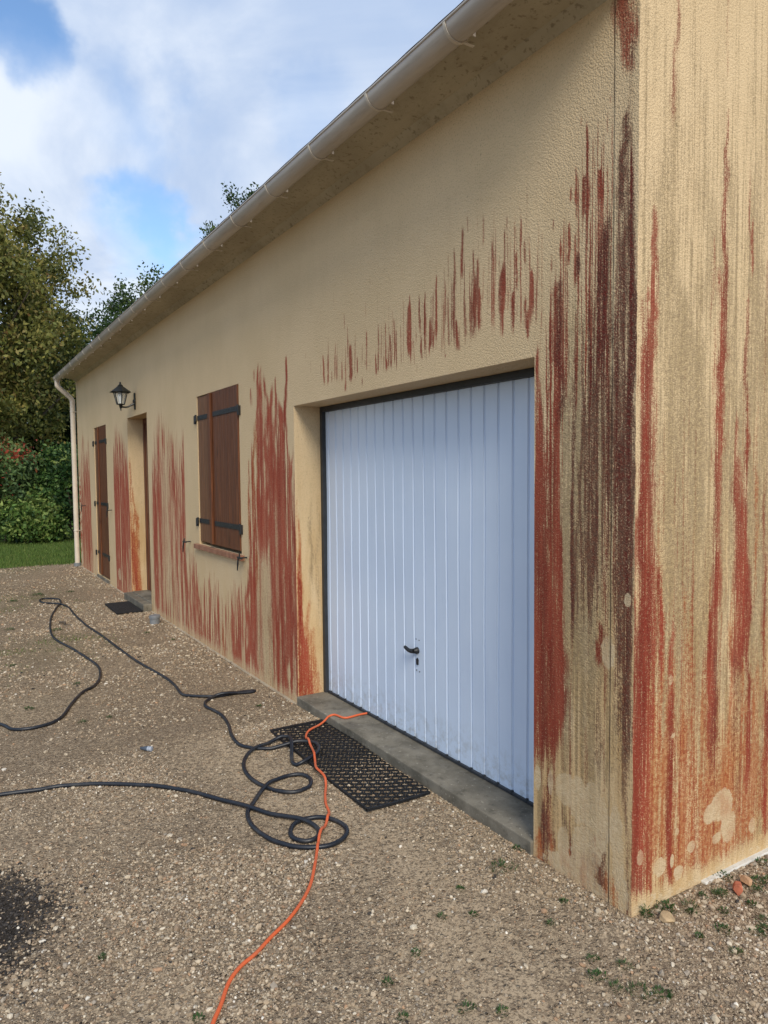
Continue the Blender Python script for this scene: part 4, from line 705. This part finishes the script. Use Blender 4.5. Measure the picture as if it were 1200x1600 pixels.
# ---------------------------------------------------------------- wall lamp beside the front door
lx, lz = -7.45, 2.50
lamp = thing('wall_lamp', (lx,0,lz), 'black six sided carriage lantern on a curved arm above the front door', 'lamp')
b = MB(); b.box(-.03,.03,-.014,-.0035,-.10,.10,.010,3); b.lathe([(.0,-.03),(.018,-.028),(.03,-.012),(.032,-.004)], (0,0,0), 'y', 14); b.build('back_plate', M['lampmetal'], lamp, True)
b = MB(); b.tube([(0,-.015,-.03),(0,-.06,-.055),(0,-.10,-.075),(0,-.15,-.075),(0,-.172,-.06)], .010, 8, [.014,.011,.010,.011,.014], 4); b.lathe([(.0,-.125),(.010,-.115),(.006,-.10),(.016,-.085),(.02,-.06),(.034,-.045)], (0,-.172,0), 'z', 12); b.build('arm', M['lampmetal'], lamp, True)
LYc = -.172
def hexr(b, r0, z0, r1, z1, th, rb):
    P0 = [(r0*math.cos(R_(60*i)), LYc+r0*math.sin(R_(60*i)), z0) for i in range(6)]; P1 = [(r1*math.cos(R_(60*i)), LYc+r1*math.sin(R_(60*i)), z1) for i in range(6)]
    for i in range(6):
        b.tube([P0[i],P1[i]], rb, 6); b.tube([P0[i],P0[(i+1)%6]], rb, 6); b.tube([P1[i],P1[(i+1)%6]], rb, 6)
b = MB(); hexr(b, .046, -.045, .086, .105, 0, .0055); b.build('cage', M['lampmetal'], lamp)
b = MB(); b.lathe([(.044,-.043),(.083,.103)], (0,LYc,0), 'z', 6); pane = b.build('glass', None, lamp)
gm = bpy.data.materials.new('clear lamp glass'); gm.use_nodes = True; gb = gm.node_tree.nodes['Principled BSDF']; gb.inputs['Base Color'].default_value = (.75,.8,.8,1); gb.inputs['Roughness'].default_value = .08; gb.inputs['Alpha'].default_value = .28
pane.data.materials.append(gm)
b = MB(); b.lathe([(.014,-.03),(.016,.0),(.03,.03),(.034,.05),(.026,.075),(.0,.085)], (0,LYc,0), 'z', 14); b.build('bulb', M['bulb'], lamp, True)
b = MB(); b.lathe([(.128,.098),(.130,.103),(.085,.135),(.045,.165),(.030,.176),(.034,.182),(.018,.192),(.010,.205),(.014,.213),(.004,.226)], (0,LYc,0), 'z', 6); b.lathe([(.126,.0975),(.05,.0975)], (0,LYc,0), 'z', 6); b.build('cap', M['lampmetal'], lamp)
# ---------------------------------------------------------------- mats
def ring_mat(name, x0, x1, y0, y1, z, label, group=None):
    px_, py_ = .0465, .0405; b = MB(); nx = int((x1-x0)/px_); ny = int((y1-y0)/py_)
    def zf(x, y): return z+.006*math.sin(x*4.2+1)*math.sin(y*8)+(.004*math.sin(x*9))
    V = []; F_ = []
    def torus(cx, cy, R0, r0, n=10, m=4, sx=1.):
        o = len(V); zc = zf(cx, cy)
        for i in range(n):
            a = 2*math.pi*i/n
            for j in range(m):
                c = 2*math.pi*j/m+.785; V.append((cx+sx*(R0+r0*math.cos(c))*math.cos(a), cy+(R0+r0*math.cos(c))*math.sin(a), zc+r0*1.1*math.sin(c)))
        for i in range(n):
            for j in range(m): F_.append((o+i*m+j, o+((i+1)%n)*m+j, o+((i+1)%n)*m+(j+1)%m, o+i*m+(j+1)%m))
    for i in range(nx):
        for j in range(ny+1):
            torus(x0+(i+.5+(.5 if j%2 else 0))*px_, y0+(j+.3)*py_, .0195, .0036)
    def bar(xa, ya, xb, yb, w, zo=.0):
        o = len(V); n = 24
        for i in range(n+1):
            t = i/n; x = xa+(xb-xa)*t; y = ya+(yb-ya)*t; d = math.hypot(xb-xa, yb-ya); nx_, ny_ = -(yb-ya)/d*w/2, (xb-xa)/d*w/2; zc = zf(x, y)+zo
            V.extend([(x+nx_,y+ny_,zc-.006),(x-nx_,y-ny_,zc-.006),(x-nx_,y-ny_,zc+.006),(x+nx_,y+ny_,zc+.006)])
        for i in range(n):
            a = o+i*4
            for j in range(4): F_.append((a+j, a+(j+1)%4, a+4+(j+1)%4, a+4+j))
    
    bar(x0-.004, y0-.012, x0-.004, y1, .02); bar(x1+.012, y0-.012, x1+.012, y1, .012); bar(x0, y0-.008, x1+.01, y0-.008, .010)
    n_ = len(V); o = npmesh(name, V, np.array(F_), M['rubber'], None, False); tag(o, label, 'mat', group); return o
mt = ring_mat('rubber_mat', -2.40, -1.19, -.375, -.03, .011, 'black rubber ring mat lying in front of the white garage door', 'black rubber mats')
mt.rotation_euler.z = R_(-1.2); mt.location = (-.004,-.038,0)
b = MB(); 
for i in range(19): b.box(-7.60+i*.040, -7.60+i*.040+.022, -.40, -.11, .012, .024, .002)
for i in range(6): b.box(-7.60, -6.86, -.40+i*.054, -.40+i*.054+.018, .008, .020, .002)
tag(b.build('rubber_mat', M['rubber'], None), 'small black slatted rubber mat on the gravel below the front doorstep', 'mat', 'black rubber mats')
# ---------------------------------------------------------------- hoses
def mat_h(x, y): return .026 if (-2.42 < x < -1.17 and -.42 < y < -.04) else 0.
def ground_path(pts, r, k=5, seedz=0):
    P = catmull(np.array([(x,y,0) for x,y in pts], float), k); m = len(P)
    z = gh(P[:,0], P[:,1])+r*1.02+np.array([mat_h(a,b_) for a,b_ in P[:,:2]]); st = np.arange(m)
    lift = np.zeros(m)
    for i in range(m):          # where the run crosses an earlier one it lies on top
        d = np.hypot(P[:i,0]-P[i,0], P[:i,1]-P[i,1]); far = (i-np.arange(i)) > 14
        if (far & (d < r*2.6)).any(): lift[i] = r*1.9
    ker = np.hanning(11); ker /= ker.sum(); z = z+np.convolve(np.pad(lift,5,'edge'), ker, 'valid')*1.25
    z = np.convolve(np.pad(z,3,'edge'), np.ones(7)/7, 'valid'); P[:,2] = z+ (vnoise(st*.35, st*0, 5)-.5)*.002; return P
hp = HOSE[:NH]; h2 = HOSE[NH:]
def extend(p, q, n, bend):   # the run carries on past the point q, away from p
    a = math.atan2(q[1]-p[1], q[0]-p[0]); out = []; x, y = q
    for i in range(n): a += bend*(1 if i < n*.6 else -1.4); x += .22*math.cos(a); y += .22*math.sin(a); out.append((x, y))
    return out
hp = extend(hp[1], hp[0], 9, .07)[::-1]+list(hp); h2 = list(h2)+extend(h2[-2], h2[-1], 10, -.05)

P = ground_path(hp+[(hp[-1][0]+.02, hp[-1][1]+.012)]+h2, .0105)
V, F_ = tube_np(P, .0105, 10); tag(npmesh('pressure_hose', V, F_, M['hose'], None, True), 'long dark hose looping across the gravel and coiling beside the rubber mat', 'hose')
cp = list(CORD)+extend(CORD[-2], CORD[-1], 5, .05); P = catmull(np.array([(x,y,0) for x,y in cp], float), 6); z = np.zeros(len(P))
for i,(x,y,_) in enumerate(P):
    g_ = float(gh(x,y)); z[i] = .0665 if y > -.02 else max(g_+.007+mat_h(x,y)*1.0, .0665-(-.02-y)*1.2)
hz = P[:,:2]; hh = ground_path(hp+h2, .0105)
for i in range(len(P)):
    d = np.hypot(hh[:,0]-P[i,0], hh[:,1]-P[i,1]); j = d.argmin()
    if d[j] < .017: z[i] = max(z[i], hh[j,2]+.0105+.006)
ker = np.hanning(9); ker /= ker.sum(); zs = np.convolve(np.pad(z,4,'edge'), ker, 'valid'); P[:,2] = np.maximum(zs, z-.004)
ext = np.array([[P[0,0]+.003, .24, .0665]]); P = np.vstack([ext, P])
V, F_ = tube_np(P, .0066, 10); tag(npmesh('garden_hose', V, F_, M['cord'], None, True), 'thin orange hose running out from under the garage door', 'hose')
# hose coupling lying on the gravel
hc = thing('hose_connector', (-2.52,-1.095,float(gh(-2.52,-1.095))+.014), 'small grey blue hose connector with pointed end lying on open gravel', 'connector', None, math.atan2(.064,.064))
b = MB(); b.lathe([(.003,-.040),(.006,-.037),(.010,-.018),(.0135,.0),(.0135,.010)], (0,0,0), 'x', 14); b.build('nozzle', flat('blue grey plastic', (.06,.075,.10), .5, .2, 30), hc, True)
b = MB(); b.lathe([(.0140,.0102),(.0150,.013),(.0150,.020),(.0115,.022),(.0115,.026),(.0150,.028),(.0150,.036),(.008,.038)], (0,0,0), 'x', 14); b.build('collar', flat('pale plastic ring', (.30,.33,.38), .5, .2, 30), hc, True)
# pipe stub with cap by the wall
ps = thing('drain_pipe_stub', (-6.13,-.155,0), 'short grey capped plastic pipe standing in the gravel beside the doorstep', 'pipe')
b = MB(); b.lathe([(.052,-.05),(.052,.065)], (0,0,0), 'z', 22); b.build('pipe', M['pvcgrey'], ps, True)
b = MB(); b.lathe([(.0525,.060),(.058,.062),(.059,.086),(.056,.093),(.0,.094)], (0,0,0), 'z', 22); b.build('cap', M['pvcgrey'], ps, True)
# brick fragment and stones by the gable
def rock(name, loc, sx, sy, sz, mat, label, cat, seed, rz=0, group=None):
    bm = bmesh.new(); bmesh.ops.create_icosphere(bm, subdivisions=3, radius=1); r = random.Random(seed); pl = [(Vector((r.gauss(0,1),r.gauss(0,1),r.gauss(0,1))).normalized(), r.uniform(.55,.8)) for _ in range(11)]
    for v in bm.verts:
        for n, d in pl:
            k = v.co.dot(n)-d
            if k > 0: v.co -= n*k
        v.co = Vector((v.co.x*sx, v.co.y*sy, v.co.z*sz))
    me = bpy.data.meshes.new(name); bm.to_mesh(me); bm.free(); o = link(name, me, mat); o.location = loc; o.rotation_euler = (.2,.1,rz); return tag(o, label, cat, group)
rock('brick_fragment', (.118,.455,.022), .020,.036,.026, flat('red brick', (.42,.13,.07), .9, .25, 30, .6, 150), 'broken orange red brick piece on the stones by the gable wall foot', 'brick', 3, .5)
rock('stone', (.085,.085,.014), .034,.024,.020, flat('ochre stone', (.42,.30,.17), .9, .25, 20, .6, 120), 'flat ochre stone at the house corner among small green weeds', 'stone', 5, .3)
rock('stone', (.105,.53,.020), .022,.028,.022, flat('tan stone', (.45,.27,.15), .9, .25, 20, .6, 120), 'rounded tan stone beside the broken brick at the gable foot', 'stone', 8, 1.)
# ---------------------------------------------------------------- weeds
def weed(name, x, y, r, label, group, spiky=False, h=None):
    n = int(34+r*1500); a = rng.uniform(0,2*np.pi,n); d = r*np.sqrt(rng.random(n))*(.45+.9*vnoise(np.cos(a)*1.6+x*50+5, np.sin(a)*1.6+y*50+5, 7)); cx, cy = np.cos(a)*d, np.sin(a)*d; z0 = rng.uniform(0,.6*(h or r*.5),n)*np.maximum(.1,1-d/r*.6)
    el = rng.uniform(.2,1.2,n); b = a+rng.normal(0,.7,n); L = rng.uniform(.006,.014,n)*(1.6 if spiky else 1)*(.7+r*10); w = L*(.16 if spiky else .42)
    D = np.stack([np.cos(b)*np.cos(el), np.sin(b)*np.cos(el), np.sin(el)], 1)*L[:,None]; Sd = np.stack([-np.sin(b), np.cos(b), rng.normal(0,.3,n)], 1)*w[:,None]/2
    P0 = np.stack([cx,cy,z0], 1); V = np.stack([P0, P0+D*.5+Sd, P0+D, P0+D*.5-Sd], 1).reshape(-1,3); F_ = np.arange(n*4).reshape(n,4)
    c = np.repeat(np.stack([rng.beta(2,2,n)*.9, rng.random(n), rng.random(n), np.ones(n)], 1), 4, 0)
    o = npmesh(name, V, F_, M['weed'], None, False, {'leafcol':('POINT',c)}); o.location = (x,y,float(gh(x,y))+.002); return tag(o, label, 'weed', group)
specials = {0:'bushy dark green weed rooted in the gravel right of the garage threshold', 1:'small green weed at the end of the concrete garage threshold', 2:'low green weed growing against the foot of the house corner', 3:'leafy green weed under the gable wall beside the ochre stone'}
for i, (x, y, w) in enumerate(WEED):
    dist = math.hypot(x-1.65, y+2.03, 1.6); r = w*dist/1118*(1.45 if x > -1.6 else .9)
    if i == 1: x, y = -.56, -.03
    lab = specials.get(i) or ('small green weed sprouting through gravel near the house corner' if x > -1.6 else 'small green weed sprouting in the far gravel left of the hose')
    weed('weed', x, y, r, lab, None if i in specials else ('weeds in the near gravel' if x > -1.6 else 'weeds in the far gravel'), i%3 == 0, .03 if i in (0,2,3) else None)
weed('weed', .03, .045, .024, 'tallest green weed, climbing up the corner edge of the gable wall', None, True, .075)
for k_, (x, y) in enumerate(((.06,.32),(.09,.40),(.13,.62),(.16,.30),(.05,.14),(.10,.20),(.19,.42),(.22,.20),(.24,.60),(.15,.52),(.20,.10),(.30,.33))): weed('weed', x, y, .018+.012*((k_*7)%5)/5, 'leafy green weed among the rubble along the gable wall', 'weeds along the gable foot', False, .02)
# ---------------------------------------------------------------- trees and hedge
def leafcloud(name, cen, rad, nper, size, mat, parent, hue=None, squash=1.0):
    """cen (n,3), rad (n,): clumps of leaf-sized faces"""
    n = len(cen)*nper; ci = np.repeat(np.arange(len(cen)), nper); g = rng.normal(0, .5, (n,3)); g *= np.minimum(1, 1.3/np.linalg.norm(g, axis=1))[:,None]
    P = cen[ci]+g*rad[ci][:,None]*np.array([1,1,squash]); u = rng.normal(0,1,(n,3)); u /= np.linalg.norm(u,axis=1)[:,None]; u[:,2] -= .25; v = rng.normal(0,1,(n,3)); v = np.cross(u,v); v /= np.linalg.norm(v,axis=1)[:,None]
    s = size*rng.uniform(.6,1.35,n)[:,None]; V = np.stack([P-u*s*.5, P+v*s*.28+u*s*.05, P+u*s*.5, P-v*s*.28+u*s*.05], 1).reshape(-1,3); F_ = np.arange(n*4).reshape(n,4)
    h = (rng.random(len(cen)) if hue is None else hue)[ci]+rng.normal(0,.13,n); c = np.repeat(np.stack([h.clip(0,1), np.clip(rng.random(len(cen))[ci]*.7+rng.random(n)*.3,0,1), rng.random(n), np.ones(n)], 1), 4, 0)
    return npmesh(name, V, F_, mat, parent, False, {'leafcol':('POINT',c)})
def tree(x, y, h, cr, cz, rz_, mat, label, group, nclump, nper, size, seed, hue=None, crad=.55, lean=(0,0), name='tree', bare=0):
    global rng
    rng = np.random.default_rng(seed); t = thing(name, (x,y,0), label, 'tree', group)
    b = MB(); top = np.array([lean[0], lean[1], cz+rz_*.45]); trunk = [(0,0,-.2),(lean[0]*.2+.08,lean[1]*.2,h*.16),(lean[0]*.5-.1,lean[1]*.5+.1,h*.36),tuple(top)]; tr_ = h*.026
    b.tube(trunk, tr_, 9, [tr_*1.35,tr_,tr_*.75,tr_*.25], 5); b.build('trunk', M['bark'], t, True)
    d = rng.normal(0,1,(nclump,3)); d /= np.linalg.norm(d,axis=1)[:,None]; rr = rng.uniform(.35,1,nclump)**.55
    lump = .72+.5*vnoise(d[:,0]*2.1+seed, d[:,1]*2.1+d[:,2]*1.7, seed)
    cen = d*(rr*lump)[:,None]*np.array([cr,cr,rz_])+np.array([lean[0]*.7,lean[1]*.7,cz]); rad = crad*rng.uniform(.55,1.35,nclump)
    pick = rng.choice(nclump, min(nclump, 46), replace=False); tt_ = catmull(np.array(trunk), 5)
    for i in pick:
        c = cen[i]; zt = np.clip(c[2]-rz_*.35-.4*np.hypot(*c[:2]), h*.15, top[2]); s = tt_[np.abs(tt_[:,2]-zt).argmin()]; md = (s+c)/2+rng.normal(0,.22,3)+np.array([0,0,-.15]); r0 = tr_*.32*rng.uniform(.6,1.2)
        b = MB(); b.tube([tuple(s),tuple(md),tuple(c+rng.normal(0,.15,3))], r0, 6, [r0,r0*.6,r0*.2], 4); b.build('limb', M['bark'], t, True)
    leafcloud('crown', cen, rad, nper, size, mat, t, None if hue is None else np.clip(hue+rng.normal(0,.2,nclump),0,1)); return t
tree(-22.6,-1.75,10.2,4.0,5.9,4.6,M['oak'],'large autumn oak with yellow green leaves behind the hedge left of the house',None,800,115,.125,21,.42,.48)
tree(-23.4,-6.5,10.5,3.6,6.3,4.3,M['oak'],'rusty brown oak tree at the far left behind the hedge',None,380,90,.16,22,.62,.55)
tree(-28.3,2.9,8.6,2.6,4.6,3.5,M['green'],'dark green tree standing behind the oak next to the gutter end',None,300,90,.13,23,.35,.48)
tree(-27.4,5.6,10.0,2.7,6.5,3.0,M['green'],'green tree showing just above the far end of the roof',None,260,90,.13,24,.55,.48)
tree(-28.6,10.2,14.6,2.6,10.6,3.0,M['green'],'tallest green tree, tips peeking over the middle of the gutter',None,190,130,.14,25,.5,.5)
for i, (x, y, s_) in enumerate(((-31,-1.5,26),(-32,-7,27),(-30,1.2,28))): tree(x,y,7.5,3.2,3.6,3.4,M['green'],'dark dense tree deep in the shade behind the oak','background trees behind the oak',220,90,.2,s_,.1,.8)
def shrub(x, y, w, h, mat, label, group, seed, hue=None, tips=False, name='shrub'):
    global rng
    rng = np.random.default_rng(seed); t = thing(name, (x,y,0), label, 'shrub', group); n = 240
    cen = np.stack([rng.uniform(-w,w,n), rng.uniform(-w,w,n), rng.uniform(.12,1,n)**.8*h], 1); k = (np.hypot(cen[:,0],cen[:,1])/w)**2+((cen[:,2]-h*.45)/(h*.58))**2; cen = cen[k < 1.15]
    b = MB()
    for i in range(7):
        c = cen[rng.integers(len(cen))]; b.tube([(rng.normal(0,.08),rng.normal(0,.08),-.1),(c[0]*.5,c[1]*.5,c[2]*.5),tuple(c)], .03, 6, [.03,.02,.008], 3)
    b.build('stem', M['bark'], t, True)
    hu = np.clip((.45 if hue is None else hue)+rng.normal(0,.16,len(cen))+(np.where((cen[:,2] > h*.82)|(rng.random(len(cen)) < .08), .42, 0) if tips else 0), 0, 1)
    leafcloud('foliage', cen, rng.uniform(.12,.32,len(cen)), 70, .10, mat, t, hu); return t
shrub(-17.9,-1.0,1.05,2.45,M['photinia'],'tall photinia shrub with red new tips left of the bright green shrub','hedge shrubs',31,.42,True)
shrub(-17.6,.85,1.0,2.35,M['laurel'],'bright green leafy shrub in the hedge beside the downpipe','hedge shrubs',32,.5)
shrub(-17.15,-.25,.62,1.0,M['laurel'],'low yellow green bush at the front of the hedge','hedge shrubs',33,.8)
shrub(-17.8,-2.7,1.0,2.3,M['photinia'],'photinia shrub just outside the left end of the visible hedge','hedge shrubs',34,.5,True)
shrub(-18.0,-4.5,1.1,2.2,M['laurel'],'laurel shrub far left in the hedge','hedge shrubs',35,.4)
shrub(-17.9,2.7,1.1,2.4,M['laurel'],'laurel shrub in the hedge hidden behind the house end','hedge shrubs',36,.4)
# wire fence with green posts in front of the hedge
fe = thing('wire_fence', (-17.15,0,0), 'thin green wire fence on slim posts along the hedge', 'fence')
for y in (-4.6,-2.6,-.62,1.4,3.4):
    b = MB(); b.tube([(0,y,-.1),(0,y,1.15)], .022, 8); b.build('post', flat('green post', (.02,.06,.035), .5, .2, 20) if y == -4.6 else bpy.data.materials['green post'], fe)
b = MB()
for z_ in (.1,.45,.8,1.1): b.tube([(0,-4.6,z_),(0,3.4,z_)], .003, 4)
for k_ in range(81): b.tube([(0,-4.6+k_*.1,.1),(0,-4.6+k_*.1,1.1)], .002, 3)
b.build('wire_mesh', bpy.data.materials['green post'], fe)
# twig on the gravel
b = MB(); b.tube([(-6.75,-1.02,.012),(-6.66,-.97,.02),(-6.58,-.99,.015),(-6.50,-.93,.02)], .007, 6, [.009,.007,.006,.003], 4); b.tube([(-6.66,-.97,.02),(-6.62,-1.05,.018)], .004, 5); tag(b.build('twig', M['bark'], None, True), 'short dark forked twig on the gravel beside the long hose', 'twig')
